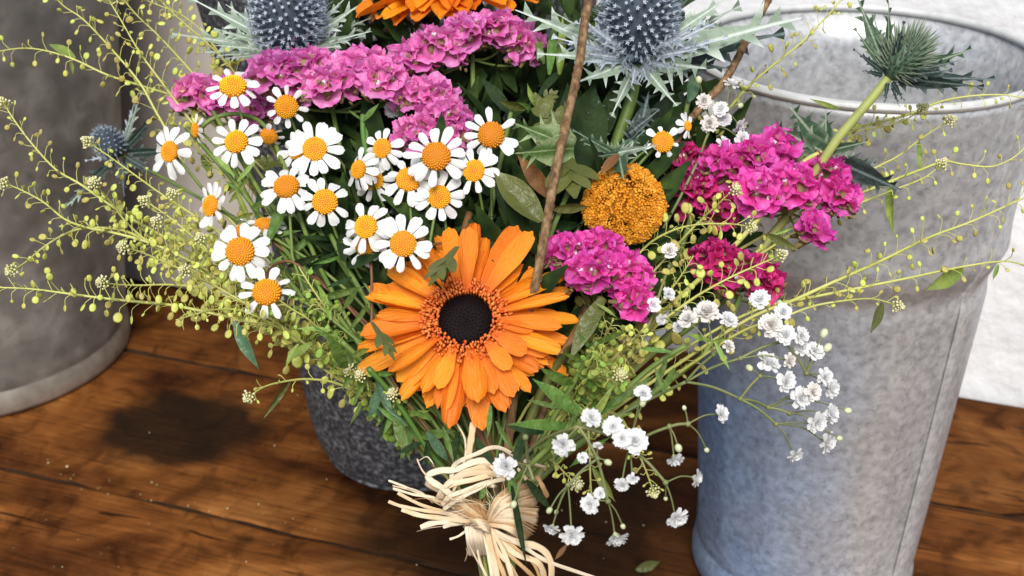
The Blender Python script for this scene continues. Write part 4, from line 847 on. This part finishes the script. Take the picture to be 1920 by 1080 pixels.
S('short hanging sprig with a bud tip and a notched yellow-green leaf', [(1110,945),(1107,900),(1105,840),(1098,790),(1070,770),(1010,830)], (-.052, -.01), 12, 5, ped=18, leaves=((1112,876,1155,926,'leaf_light','m'),(1104,842,1072,866,'leaf','m'),(1104,838,1142,812,'leaf','m')))
S('small yellow bud sprig just right of the raffia bow', [(1085,912),(1062,890),(1040,868),(1015,858),(985,870)], (-.048, -.02), 14, 4.6, ped=16)

# ------------------------------------------------------------------ baby's breath
def gyp(label, root, nodes_, flowers, dof, buds=(), rootvia=None):
    """nodes_: {name: (px, py, parent)}; flowers: (px, py, radius px, node, key)"""
    f = lambda x, y, o=0: W(x, y, None, dof+o); pr = f(*root); v = [f(*q, .01) for q in (rootvia or [])]
    tail = (spline([pr]+v, 4)[:-1]+to_tie(v[-1], v[-1]-pr)) if v else to_tie(pr, V((0, .3, -.5)))
    t = thing('babys_breath_spray', tail[-1], label, "baby's breath", "baby's breath sprays"); r2 = random.Random(len(label)); mb = MB(); mb.tube(tail, [.0007]*len(tail), 6)
    pos = {'': pr}
    for k, (x, y, par) in nodes_.items():
        pos[k] = f(x, y, r2.uniform(-.008, .004)); a, b = pos[par], pos[k]; m = a.lerp(b, .5)+V((0, 0, (b-a).length*.06))
        mb.tube(spline([a, m, b], 4), .00055, 6); mb.ball(b, .0011, 6, 4)
    for (x, y, R_, k, key) in flowers:
        c = f(x, y, r2.uniform(-.010, .002)); s = depth(c)/FPX; a = pos[k]; dirn = (c-a).normalized(); up = r2.uniform(.5, 1.4)
        n = (dirn*(.6+r2.uniform(0, .5)) - FW*up + V((0, 0, r2.uniform(-.3, .3)))).normalized(); b = c - n*R_*s*.35
        q = spline([a, a.lerp(b, .55)+V((0, 0, (b-a).length*.10)), b], 4); mb.tube(q, .00030, 5, cap=False)
        put('blossom', BLOS[key][r2.randrange(5)], t, at(c, frame(n, r2.uniform(0, 6)), (R_*s*.92,)*3))
    for (x, y, R_, k) in buds:
        c = f(x, y, r2.uniform(-.008, .002)); s = depth(c)/FPX; a = pos[k]; q = spline([a, a.lerp(c, .5)+V((0, 0, (c-a).length*.12)), c], 4); mb.tube(q, .00028, 5, cap=False)
        b_ = MB(); b_.ball(c, R_*s*.72, 8, 6, 0, frame((c-a).normalized()), (1, 1, 1.25)); b_.obj('bud', M['gyp_bud'], t)
    mb.obj('stem', M['gyp_stem'], t); return t
Wh, Bl = 'white', 'blush'
gyp("wide baby's breath spray hanging in front of the zinc bucket's blue side", (1286,716), {'a':(1338,665,''),'b':(1388,748,''),'c':(1440,764,'b'),'d':(1455,795,'b'),'e':(1388,672,''),'f':(1425,705,'b'),'g':(1480,775,'c'),'h':(1470,640,'e'),'i':(1512,700,'h')},
 [(1365,602,22,'a',Wh),(1425,562,24,'h',Wh),(1325,588,30,'a',Bl),(1290,600,22,'a',Bl),(1445,610,27,'h',Bl),(1472,628,24,'h',Wh),(1500,630,22,'h',Wh),(1526,660,24,'i',Wh),(1438,682,29,'f',Wh),(1472,715,25,'f',Wh),(1500,746,26,'c',Wh),(1522,735,22,'c',Bl),(1545,706,21,'i',Wh),(1556,728,23,'i',Wh),(1530,790,26,'g',Wh),(1556,776,23,'g',Wh),(1548,828,26,'d',Wh),(1490,851,19,'d',Wh),(1478,676,18,'e',Bl),(1365,650,16,'a',Bl),(1505,655,18,'i',Wh),(1468,585,20,'h',Wh)],
 -.02, [(1545,625,11,'i'),(1552,652,11,'i'),(1590,770,9,'c'),(1574,822,8,'d'),(1405,690,9,'f'),(1462,570,9,'h')], [(1215,750),(1120,800)])
gyp("baby's breath spray drooping low over the dark table right of the raffia bow", (1085,800), {'a':(1120,860,''),'b':(1180,838,''),'c':(1255,800,'b'),'d':(1248,905,'b'),'e':(1065,910,'a'),'f':(1140,940,'a'),'g':(1290,795,'c')},
 [(1057,833,27,'',Wh),(1108,785,24,'',Wh),(1150,800,24,'b',Wh),(1190,828,30,'b',Wh),(1166,822,22,'b',Wh),(1120,838,13,'a',Wh),(1093,858,13,'a',Wh),(1166,907,18,'b',Wh),(1186,896,15,'b',Wh),(1265,858,21,'c',Wh),(1303,896,20,'d',Wh),(1268,968,26,'d',Wh),(1155,1006,27,'f',Wh),(1072,1000,28,'e',Wh),(1035,988,19,'e',Wh),(1108,944,23,'f',Wh),(1126,926,15,'f',Wh),(1350,776,21,'g',Wh),(1205,738,20,'b',Wh)],
 -.055, [(1140,867,9,'a'),(1272,840,10,'c'),(1030,957,8,'e'),(1043,960,6,'e'),(1168,987,7,'f'),(1325,844,7,'g'),(1205,756,9,'b'),(1283,765,6,'g'),(1248,935,6,'d')], [(1050,810)])
gyp("single baby's breath stalk lying over the raffia bow", (1000,900), {'a':(990,872,''),'b':(985,820,'a')}, [(949,874,29,'a',Wh)], -.072, [(963,946,9,'a')], [(985,880)])
gyp("baby's breath spray rising in front of the zinc rim, top right", (1310,300), {'a':(1335,235,''),'b':(1360,210,'a'),'c':(1318,190,'a')},
 [(1370,160,18,'b',Wh),(1352,205,18,'b',Wh),(1356,222,19,'b',Wh),(1386,234,19,'b',Wh),(1390,260,18,'a',Wh),(1330,232,20,'a',Bl),(1320,190,18,'c',Bl),(1355,272,20,'',Wh)], .008, [(1310,150,9,'c'),(1346,196,7,'b'),(1388,198,8,'b')], [(1270,380)])
gyp("baby's breath blossoms half hidden behind the pale pods right of the magenta statice", (1200,650), {'a':(1225,590,''),'b':(1255,500,'a')},
 [(1226,572,17,'a',Wh),(1252,552,17,'a',Wh),(1255,470,18,'b',Bl),(1285,585,16,'a',Bl),(1270,612,14,'a',Wh),(1240,598,14,'a',Wh)], -.002, (), [(1150,720)])
gyp("cream blossoms in the gap under the upper gerbera", (790,120), {'a':(780,70,'')}, [(772,42,20,'a',Bl),(792,60,18,'a',Bl),(765,66,16,'a',Bl),(735,206,18,'',Wh)], .035, (), [(800,300)])

# ------------------------------------------------------------------ twigs, leafy stems and loose leaves
def twig(label, px, dof, r, leaves, m='twig', rough=.0004, group='brown twigs in the bouquet'):
    P = [W(x, y, None, o) for (x, y), o in zip(px, dof)]; path = spline(P, 8); tail = to_tie(P[-1], P[-1]-P[-2]); pts = path[:-1]+tail
    t = thing('brown_twig', tail[-1], label, 'twig', group); mb = MB(); mb.tube(pts, [r*(1+.05*NZ.noise(V((i*.4, 0, 0)))) for i in range(len(pts))], 9)
    for i in range(len(path)*2):                             # flaking bark and leaf scars
        k = rnd.randrange(len(path)-1); p = path[k].lerp(path[k+1], rnd.random()); a = rnd.uniform(0, 6.28); d = (path[k+1]-path[k]).normalized(); x = d.cross(FW).normalized(); o = x*math.cos(a)+d.cross(x)*math.sin(a)
        mb.tube([p+o*r*.8, p+o*r*1.12-d*r*rnd.uniform(.2, 1.0), p+o*r*rnd.uniform(1.1, 1.45)-d*r*rnd.uniform(.8, 2)], [r*.12, r*.09, r*.03], 4, cap=False)
    mb.obj('stem', M[m], t)
    for (x0, y0, x1, y1, o0, o1, kk, wv, roll) in leaves:
        put('leaf', LEAF[(kk, wv)][rnd.randrange(3)], t, span(W(x0, y0, None, o0), W(x1, y1, None, o1), roll=roll))
    return t
twig('rough brown twig slanting between the gerbera and the pompon, with olive leaves', [(1112,-30),(1098,30),(1086,120),(1062,230),(1044,310),(1026,410),(1008,515),(985,620)], [-.035,-.035,-.03,-.022,-.018,-.012,-.004,.01], .0018,
 [(1016,415,922,322,-.012,-.014,'leaf_olive','w',.3),(1036,372,978,294,-.004,.004,'leaf_brown','m',-.3),(1036,392,1102,384,-.006,.0,'leaf_olive','m',.5),(1078,330,1108,168,.008,.012,'leaf_dark','w',.2),(1020,425,1100,425,.012,.016,'leaf_dark','m',.2),(1005,480,935,330,.02,.02,'leaf_dark','m',-.5)])
twig('thin bare twig leaning up to the right in front of the zinc bucket', [(1452,-25),(1440,0),(1400,75),(1360,150),(1315,200),(1270,260),(1200,380)], [-.005,-.004,0,.004,.008,.012,.02], .0017, [])
def leafy(label, px, dof, leaves, key='green_stem', r=.0011, name='leafy_stem', back=.004):
    P = [W(x, y, None, dof+back*i) for i, (x, y) in enumerate(px)]; tail = to_tie(P[-1], P[-1]-P[-2]); t = thing(name, tail[-1], label, 'leafy stem', 'leafy stems in the bouquet')
    mb = MB(); mb.tube(spline(P, 5)[:-1]+tail, r, 6); mb.obj('stem', M[key], t)
    for (x0, y0, x1, y1, kk, wv) in leaves:
        o = rnd.uniform(-.008, .006); a, b = W(x0, y0, None, dof+o), W(x1, y1, None, dof+o+rnd.uniform(-.014, .002))
        if kk in BR: put('leaf', BR[kk][rnd.randrange(3)], t, span(a, b, roll=rnd.uniform(-.4, .4), wid=float(wv)))
        elif kk == 'lobed': put('leaf', LOBED, t, span(a, b, roll=rnd.uniform(-.3, .3), wid=float(wv)))
        else: put('leaf', LEAF[(kk, wv)][rnd.randrange(3)], t, span(a, b, roll=rnd.uniform(-.5, .5)))
leafy('thistle stem collar of spiny leaves resting on the orange pompon', [(1158,292),(1150,330),(1120,420)], -.012, [(1160,290,1172,342,'bract_green','2.4'),(1156,288,1095,268,'bract_green','1.6'),(1160,286,1232,270,'bract_pale','1.3'),(1160,286,1205,232,'bract_dark','1.3'),(1158,288,1206,248,'bract_green','1.3'),(1156,288,1120,292,'bract_green','1.6'),(1154,290,1072,240,'bract_green','.9'),(1160,290,1130,315,'leaf_brown','m')], back=.036)
leafy('bright serrated leaf pair between the daisy cluster and the brown twig', [(1068,275),(1075,330),(1040,420)], -.006, [(1074,276,970,230,'serrated','1.05'),(1076,278,962,286,'serrated','.9'),(1060,290,1078,360,'lobed','1.3'),(1070,285,1000,170,'lobed','.8')])
leafy('stem of dark holly-like leaves behind the big silvery thistle', [(1290,190),(1270,260),(1200,360)], .016, [(1225,290,1290,140,'leaf_dark','w'),(1170,280,1300,228,'leaf_dark','w'),(1195,270,1215,175,'bract_dark','2'),(1110,290,1120,190,'bract_dark','2'),(1180,250,1235,205,'bract_dark','1.6'),(1290,190,1310,130,'leaf_blue','w'),(1130,260,1150,160,'leaf_dark','m'),(1085,270,1060,150,'leaf_dark','w')], 'green_stem')
leafy('spiny green leaves at the foot of the yellow-green thistle stem', [(1540,285),(1500,310),(1440,390)], .0, [(1548,282,1478,200,'bract_green','2.2'),(1548,284,1552,210,'bract_green','2.2'),(1546,286,1450,236,'bract_green','2.2'),(1550,284,1622,262,'bract_green','1.5'),(1580,308,1690,352,'bract_dark','2'),(1572,300,1638,306,'bract_green','1.6'),(1440,440,1495,470,'leaf_olive','m'),(1450,440,1490,425,'leaf_light','n')], 'sprig_stem')
leafy('stem of olive leaves pushed in under the lilac statice tiers', [(960,200),(950,250),(930,340)], .012, [(985,205,932,186,'leaf_olive','m'),(1000,205,965,190,'leaf','m'),(1012,195,1046,170,'lobed','1.2'),(1005,200,985,160,'leaf_light','m'),(960,215,900,140,'leaf_dark','m'),(1010,180,1060,110,'leaf_dark','n'),(1030,140,1040,30,'leaf','n'),(1050,140,1060,40,'leaf_light','n'),(1020,120,1000,50,'leaf','n')])
leafy('small winged green stem just below the wide lilac statice', [(680,215),(682,262),(700,340)], .004, [(679,225,652,205,'leaf','n'),(680,228,712,196,'leaf','m'),(680,232,690,275,'leaf','m')], 'leaf')
leafy('green blades fanning out below the gerbera toward the right', [(1090,790),(1050,820),(985,880)], -.035, [(1080,775,1006,710,'leaf','m'),(1070,800,962,792,'leaf','n'),(1066,800,1040,860,'leaf','n'),(1085,770,1050,830,'leaf','n'),(1100,800,1150,730,'leaf_light','n'),(1080,790,1065,745,'leaf','m'),(1110,780,1196,735,'leaf','n'),(980,815,962,880,'leaf_dark','m'),(1050,820,1008,840,'leaf','m'),(930,790,960,850,'leaf','n'),(920,760,915,820,'leaf','n'),(1150,760,1228,700,'leaf','n'),(1228,690,1245,735,'leaf','n')])
leafy('narrow leaved stem arching right under the pale pod sprig', [(1286,648),(1220,690),(1130,770)], -.024, [(1335,640,1280,628,'leaf_light','n'),(1340,640,1366,690,'leaf_light','n'),(1338,640,1318,662,'leaf_light','n'),(1335,640,1372,632,'leaf_light','n'),(1250,670,1228,735,'leaf','n'),(1265,690,1240,740,'leaf','n'),(1260,660,1200,650,'leaf','n')], 'green_stem')
leafy('blue-green stem with broad blades over the stone pot shoulder', [(690,690),(735,740),(800,840)], -.012, [(705,715,735,785,'leaf_blue','m'),(740,785,765,855,'leaf','m'),(760,800,700,760,'leaf','n'),(800,810,845,870,'leaf_blue','m'),(790,830,745,850,'leaf_dark','m'),(720,760,770,800,'leaf_blue','n'),(830,800,850,870,'leaf','n'),(650,690,620,640,'leaf','m'),(770,770,820,790,'leaf','n'),(860,810,850,860,'leaf_dark','m')], 'leaf')
leafy('ribbed winged stem of the magenta statice beside the gerbera tips', [(1130,560),(1100,605),(1062,655)], -.008, [(1130,560,1070,660,'leaf_olive','m'),(1125,562,1064,655,'leaf_brown','n'),(1120,570,1155,590,'leaf_light','n')], 'leaf_olive', .0020)
leafy('feathery green stems under the left daisies', [(480,440),(520,500),(620,620)], .012, [(470,420,440,350,'leaf_light','n'),(500,460,560,330,'leaf','n'),(540,480,600,430,'leaf','n'),(560,520,640,470,'leaf_dark','n'),(430,380,470,330,'leaf_light','n'),(580,560,560,470,'leaf','n'),(600,560,680,540,'leaf','n'),(620,600,600,520,'leaf_light','n'),(530,310,480,300,'lobed','1.0')])
leafy('feathery sprig filling between the leftmost daisies and the bare stems', [(430,300),(470,380),(560,520)], .010, [(440,330,400,290,'leaf_light','n'),(445,340,480,300,'leaf_light','n'),(455,360,420,340,'leaf','n'),(470,390,520,370,'leaf','n'),(475,400,440,410,'leaf_light','n'),(500,440,470,450,'leaf','n'),(505,445,560,430,'leaf','n'),(530,480,500,500,'leaf_light','n'),(540,500,600,480,'leaf_dark','n'),(480,400,500,330,'leaf_dark','n')])
leafy('feathery dark sprig filling under the middle daisies', [(620,440),(650,500),(720,620)], .006, [(625,450,580,440,'leaf_dark','n'),(630,460,680,430,'leaf','n'),(640,480,590,500,'leaf','n'),(650,500,720,480,'leaf_dark','m'),(660,520,610,540,'leaf_dark','n'),(670,540,640,590,'leaf','n'),(690,570,660,620,'leaf','n'),(645,490,640,420,'leaf_dark','m'),(600,430,550,400,'leaf_dark','m')])
leafy('mid green leafy stem crowding under the left gerbera petals', [(640,640),(700,700),(790,820)], -.004, [(640,650,590,615,'leaf','n'),(650,655,620,700,'leaf','n'),(662,668,700,650,'leaf_light','n'),(670,680,640,730,'leaf','m'),(690,695,660,760,'leaf','n'),(700,700,745,700,'leaf','n'),(715,720,690,790,'leaf_blue','m'),(730,740,780,735,'leaf','n'),(745,755,720,815,'leaf','n'),(760,780,810,770,'leaf_light','n'),(775,800,750,860,'leaf','m'),(790,820,840,810,'leaf','m'),(800,830,800,880,'leaf_dark','m'),(620,620,560,610,'leaf_light','n')], 'green_stem')
leafy('mid green leafy stem crowding under the right gerbera petals', [(1120,640),(1080,710),(1000,850)], -.012, [(1118,645,1170,620,'leaf','n'),(1110,655,1080,620,'leaf','n'),(1105,665,1160,690,'leaf_light','n'),(1095,680,1050,660,'leaf','n'),(1085,700,1130,740,'leaf','m'),(1075,720,1020,700,'leaf','m'),(1060,745,1110,790,'leaf','n'),(1050,765,990,750,'leaf','n'),(1035,790,1080,840,'leaf','n'),(1020,810,960,800,'leaf_dark','m'),(1010,830,1040,880,'leaf','n'),(1000,845,950,850,'leaf_dark','m')], 'green_stem')
# fine bare stems that show between the left flowers
for k, (lab, px) in enumerate((('thin straight green stem leaning left under the leftmost daisies', [(400,210),(470,330),(545,460),(640,600)]), ('thin green stem beside the straight one, a shade paler', [(350,240),(430,330),(500,420),(600,560)]), ('hair-thin green stem crossing the bare stems low on the left', [(560,400),(590,480),(630,560),(700,690)]), ('arched green stem carrying the faded daisy seen from behind', [(372,246),(400,222),(450,214),(500,240),(540,330)]), ('reddish branched stem behind the dense daisy cluster', [(880,400),(862,470),(860,540)]), ('dark reddish stem rising behind the lower gerbera petals', [(800,400),(790,470),(800,560)]))):
    P = [W(x, y, None, .012) for x, y in px]; tail = to_tie(P[-1], P[-1]-P[-2]); mb = MB(); mb.tube(spline(P, 5)[:-1]+tail, .0010+.0006*(k > 3), 6)
    tag(mb.obj('flower_stem', M['red_stem' if k > 3 else 'green_stem']), lab, 'stem', 'bare flower stems')

# ------------------------------------------------------------------ the dark leafy mass inside the bouquet
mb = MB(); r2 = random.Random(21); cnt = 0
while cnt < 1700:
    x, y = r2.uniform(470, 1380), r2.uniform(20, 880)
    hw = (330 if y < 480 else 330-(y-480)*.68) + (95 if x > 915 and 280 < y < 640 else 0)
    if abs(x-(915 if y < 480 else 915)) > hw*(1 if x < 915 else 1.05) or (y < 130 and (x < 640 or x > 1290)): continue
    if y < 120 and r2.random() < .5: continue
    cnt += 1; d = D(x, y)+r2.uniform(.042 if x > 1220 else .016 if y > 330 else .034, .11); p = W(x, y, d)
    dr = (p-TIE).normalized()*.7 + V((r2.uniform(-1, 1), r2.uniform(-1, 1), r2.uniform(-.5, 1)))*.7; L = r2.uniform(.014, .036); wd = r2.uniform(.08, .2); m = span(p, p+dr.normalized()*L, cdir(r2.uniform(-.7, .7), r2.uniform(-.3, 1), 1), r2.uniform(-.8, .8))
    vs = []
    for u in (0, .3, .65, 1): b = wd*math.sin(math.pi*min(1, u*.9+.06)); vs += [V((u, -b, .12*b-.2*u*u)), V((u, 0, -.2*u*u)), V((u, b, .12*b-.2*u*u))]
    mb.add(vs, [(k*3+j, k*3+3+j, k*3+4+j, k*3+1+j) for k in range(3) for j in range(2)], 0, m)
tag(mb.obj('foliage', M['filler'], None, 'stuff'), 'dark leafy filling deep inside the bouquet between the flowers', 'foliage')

# ------------------------------------------------------------------ raffia bow
CX = lambda x, y: (x/3.6+720, y/3.6+780)
tie = thing('raffia_bow', TIE, 'frayed straw-coloured raffia bow tied round the bouquet stems', 'bow')
dk = .487
def strand(name, pts, wd, m='raffia', o=(0, 0, 0), flat=.16, tw=0):
    P = [W(*CX(x, y), dk+ (o[0] if i == 0 else o[2] if i == len(pts)-1 else o[1])) for i, (x, y) in enumerate(pts)]; path = spline(P, 6); k = len(path); r = wd*(1.4 if name in ('loop_strand', 'gathered_strand', 'tail_strand') else 1.2)/3.6*dk/FPX/2
    mb = MB(); up = (-FW + V((rnd.uniform(-.5, .5), 0, rnd.uniform(-.6, .6)))).normalized()
    mb.tube(path, [r*(.8+.25*NZ.noise(V((i*.35, wd, pts[0][0]*.1))))*(1 if 0 < i < k-1 else .8) for i in range(k)], 8, flat=flat, up=up); return mb.obj(name, M[m], tie)
st_ = strand
for pts, wd, m in (([(30,435),(170,490),(320,555),(450,610),(600,690)], 15, 'raffia_pale'), ([(60,488),(200,530),(330,550),(450,610)], 17, 'raffia_pale'), ([(92,520),(250,600),(400,645),(520,690),(640,720)], 22, 'raffia'), ([(30,577),(120,610),(280,640),(420,660),(600,710)], 22, 'raffia'), ([(118,632),(250,672),(400,690),(560,712),(660,720)], 28, 'raffia'), ([(246,752),(330,725),(450,715),(580,715)], 30, 'raffia_pale'), ([(398,750),(470,733),(570,722)], 20, 'raffia_pale'), ([(443,832),(500,812),(548,780),(610,745)], 16, 'raffia_pale'), ([(150,480),(260,520),(330,590)], 9, 'raffia_pale'), ([(58,470),(190,505),(300,560),(420,620)], 8, 'raffia')):
    st_('tail_strand', pts, wd, m, (-.012, -.010, -.006))
for pts, wd, m in (([(480,560),(400,490),(320,440),(300,398),(380,368),(480,362),(600,312),(690,305),(748,350),(800,420)], 40, 'raffia_pale'), ([(450,460),(470,340),(540,290),(640,250),(720,215),(800,222),(900,280),(1000,322),(1092,350)], 28, 'raffia_pale'), ([(380,560),(420,470),(500,412),(600,388),(720,385),(820,425)], 34, 'raffia'), ([(400,632),(500,562),(620,500),(730,445),(820,425)], 26, 'raffia_pale'), ([(388,604),(450,540),(560,500),(680,452),(800,425)], 28, 'raffia_pale'), ([(362,552),(400,490),(470,440),(535,385)], 28, 'raffia_pale'), ([(380,500),(480,455),(600,430),(700,405),(800,400)], 34, 'raffia'), ([(470,420),(560,375),(680,352),(760,380)], 40, 'raffia'), ([(560,340),(640,335),(720,340),(780,390)], 34, 'raffia'), ([(420,600),(540,520),(650,470),(740,440)], 20, 'raffia'), ([(222,288),(260,370),(330,440),(410,495),(470,540)], 10, 'raffia'), ([(236,302),(290,275),(330,320),(342,350)], 7, 'raffia_pale'), ([(490,50),(540,140),(552,230),(540,310),(500,400)], 12, 'raffia_pale'), ([(602,40),(590,140),(572,250),(560,420)], 40, 'raffia'), ([(690,470),(740,474),(762,482)], 22, 'raffia_pale'), ([(735,375),(722,440),(702,492)], 8, 'raffia'), ([(1030,400),(1068,470),(1105,552)], 30, 'raffia_tan'), ([(900,350),(980,450),(1062,545)], 22, 'raffia'), ([(1092,345),(1040,330),(960,300),(880,250)], 14, 'raffia'), ([(510,400),(490,460),(450,540)], 16, 'raffia_pale'), ([(545,370),(520,430),(470,500)], 12, 'raffia')):
    st_('loop_strand', pts, wd, m, (-.014, -.016, -.012))
for i, (x, y) in enumerate(((280,450),(350,560),(430,620),(460,580),(500,545),(560,530),(600,560),(640,560),(690,560),(430,650),(500,640),(560,610),(540,680),(600,640))):
    st_('gathered_strand', [(x, y), ((x+680)/2-10, (y+715)/2-20+rnd.uniform(-12, 12)), (680, 718)], 44, 'raffia_tan' if i % 3 else 'raffia', (-.004, -.010, -.012), .25)
# the wound band bulging to the right of the knot
bc = W(*CX(880, 655), .492); s_ = .492/FPX/3.6; mb = MB(); mb.ball(bc, 1, 28, 18, 0, frame(-FW, math.radians(-8)).to_3x3().to_4x4(), (150*s_, 215*s_, 75*s_)); mb.obj('wound_band', M['raffia_tan'], tie)
for i in range(22):
    a = math.radians(-76+i*6.6); ex, ey = 875+172*math.cos(a), 655+225*math.sin(a)*(1 if math.sin(a) < 0 else .95)
    mx_, my_ = (690+ex)/2+40*math.sin(a), (715+ey)/2-35*math.cos(a)
    st_('wound_strand', [(690, 715), (mx_, my_), (ex-8, ey)], 50, ('raffia', 'raffia_tan', 'raffia')[i % 3], (-.016, -.024, -.010), .16)
for i in range(8):
    st_('knot_strand', [(545+i*10, 745+rnd.uniform(-8, 8)), (620+i*8, 705+i*9), (735+rnd.uniform(-10, 10), 735+i*9)], 34, 'raffia_pale' if i % 2 else 'raffia', (-.010, -.024, -.014), .35)
for i in range(7):
    x = 560+i*24; st_('neck_strand', [(x, 745), (x+12, 840), (x+30, 945)], 38, 'raffia_pale' if i < 5 else 'raffia', (-.016, -.016, -.008), .2)
for pts, wd, m in (([(690,750),(722,900),(762,1080),(790,1240)], 46, 'raffia'), ([(715,760),(800,900),(860,1080),(890,1260)], 36, 'raffia'), ([(735,770),(860,838),(960,895),(1100,980),(1390,1082),(1520,1135)], 30, 'raffia_pale'), ([(740,790),(900,850),(1040,885),(1112,950),(1132,1050),(1118,1180)], 48, 'raffia'), ([(700,790),(760,950),(812,1080),(840,1220)], 32, 'raffia_tan'), ([(632,900),(650,990),(692,1085),(722,1190)], 18, 'raffia_pale'), ([(575,870),(620,960),(692,1085)], 15, 'raffia_pale'), ([(770,810),(880,925),(1040,990),(1085,1100)], 44, 'raffia'), ([(555,890),(562,930),(545,982)], 6, 'raffia'), ([(720,790),(770,920),(840,1000),(900,1100)], 40, 'raffia'), ([(740,800),(840,930),(960,1040),(1040,1120)], 30, 'raffia_tan'), ([(760,790),(900,900),(1010,1000),(1060,1120)], 22, 'raffia_tan'), ([(680,790),(705,900),(735,1080),(760,1200)], 40, 'raffia_pale')):
    st_('hanging_strand', pts, wd, m, (-.018, -.020, -.016))
for i in range(26):
    x, y = rnd.uniform(430, 800), rnd.uniform(560, 740); a = rnd.choice((rnd.uniform(2.6, 3.6), rnd.uniform(2.9, 3.4), rnd.uniform(.6, 1.5), rnd.uniform(-2.2, -1.2))); L = rnd.uniform(120, 300)
    ex, ey = x+L*math.cos(a), y+L*math.sin(a)*.8; st_('raffia_fibre', [(x, y), ((x+ex)/2+rnd.uniform(-25, 25), (y+ey)/2+rnd.uniform(-25, 25)), (ex, ey)], rnd.uniform(3, 7), rnd.choice(('raffia', 'raffia_pale', 'raffia_tan')), (-.018, -.022, -.016), .5)
# loose leaves about the bow
def loose(name, mesh, a, b, label, cat='leaf', roll=0, wid=1):
    tag(put(name, mesh, None, span(a, b, roll=roll, wid=wid)), label, cat)
c_ = lambda x, y, d: W(*CX(x, y), d)
loose('blade_leaf', LEAF[('leaf_dark', 'n')][0], c_(740,330,.470), c_(572,88,.474), 'dark narrow blade slanting over the top of the raffia bow', wid=1.1)
loose('blade_leaf', LEAF[('leaf_dark', 'n')][1], c_(862,470,.458), c_(960,1005,.462), 'long dark grass-like blade hanging down over the wound raffia', wid=.55)
loose('green_leaf', LEAF[('leaf', 'w')][0], c_(850,430,.460), c_(905,570,.459), 'short green leaf under the white blossom on the raffia bow', wid=1.3)
loose('blade_leaf', LEAF[('leaf_dark', 'm')][0], c_(960,430,.466), c_(1140,650,.468), 'dark green blade pointing down to the right behind the raffia band', wid=.8)
loose('dry_leaf', LEAF[('leaf_brown', 'm')][1], c_(1232,872,.478), c_(1150,975,.476), 'curled orange-brown dry leaf hanging beside the raffia tails', wid=1.1)
loose('green_leaf', LEAF[('leaf', 'w')][1], c_(650,560,.466), c_(690,470,.466), 'green leaf tip showing through the raffia loops', wid=1.2)
loose('fallen_leaf', LEAF[('leaf_olive', 'w')][2], G(1192,1075)+V((0, 0, .003)), G(1240,1068)+V((0, 0, .006)), 'dull fallen leaf lying on the dark table at the bottom edge', roll=.2)
cr = MB(); r2 = random.Random(8)
for k in range(60):
    if k < 26: x = r2.uniform(80, 620); y = 860+x*.228+r2.uniform(-26, 22)
    else: x, y = r2.uniform(0, 1250), r2.uniform(700, 1075)
    p = G(x, y, .0006); cr.ball(p, r2.uniform(.0003, .0009)*(1.4 if k < 6 else .7), 5, 3, 0, None, (1, r2.uniform(.7, 1.3), .6))
tag(cr.obj('table_crumbs', M['bud'], None, 'stuff'), 'pale crumbs and dust grains scattered on the table planks', 'crumbs')
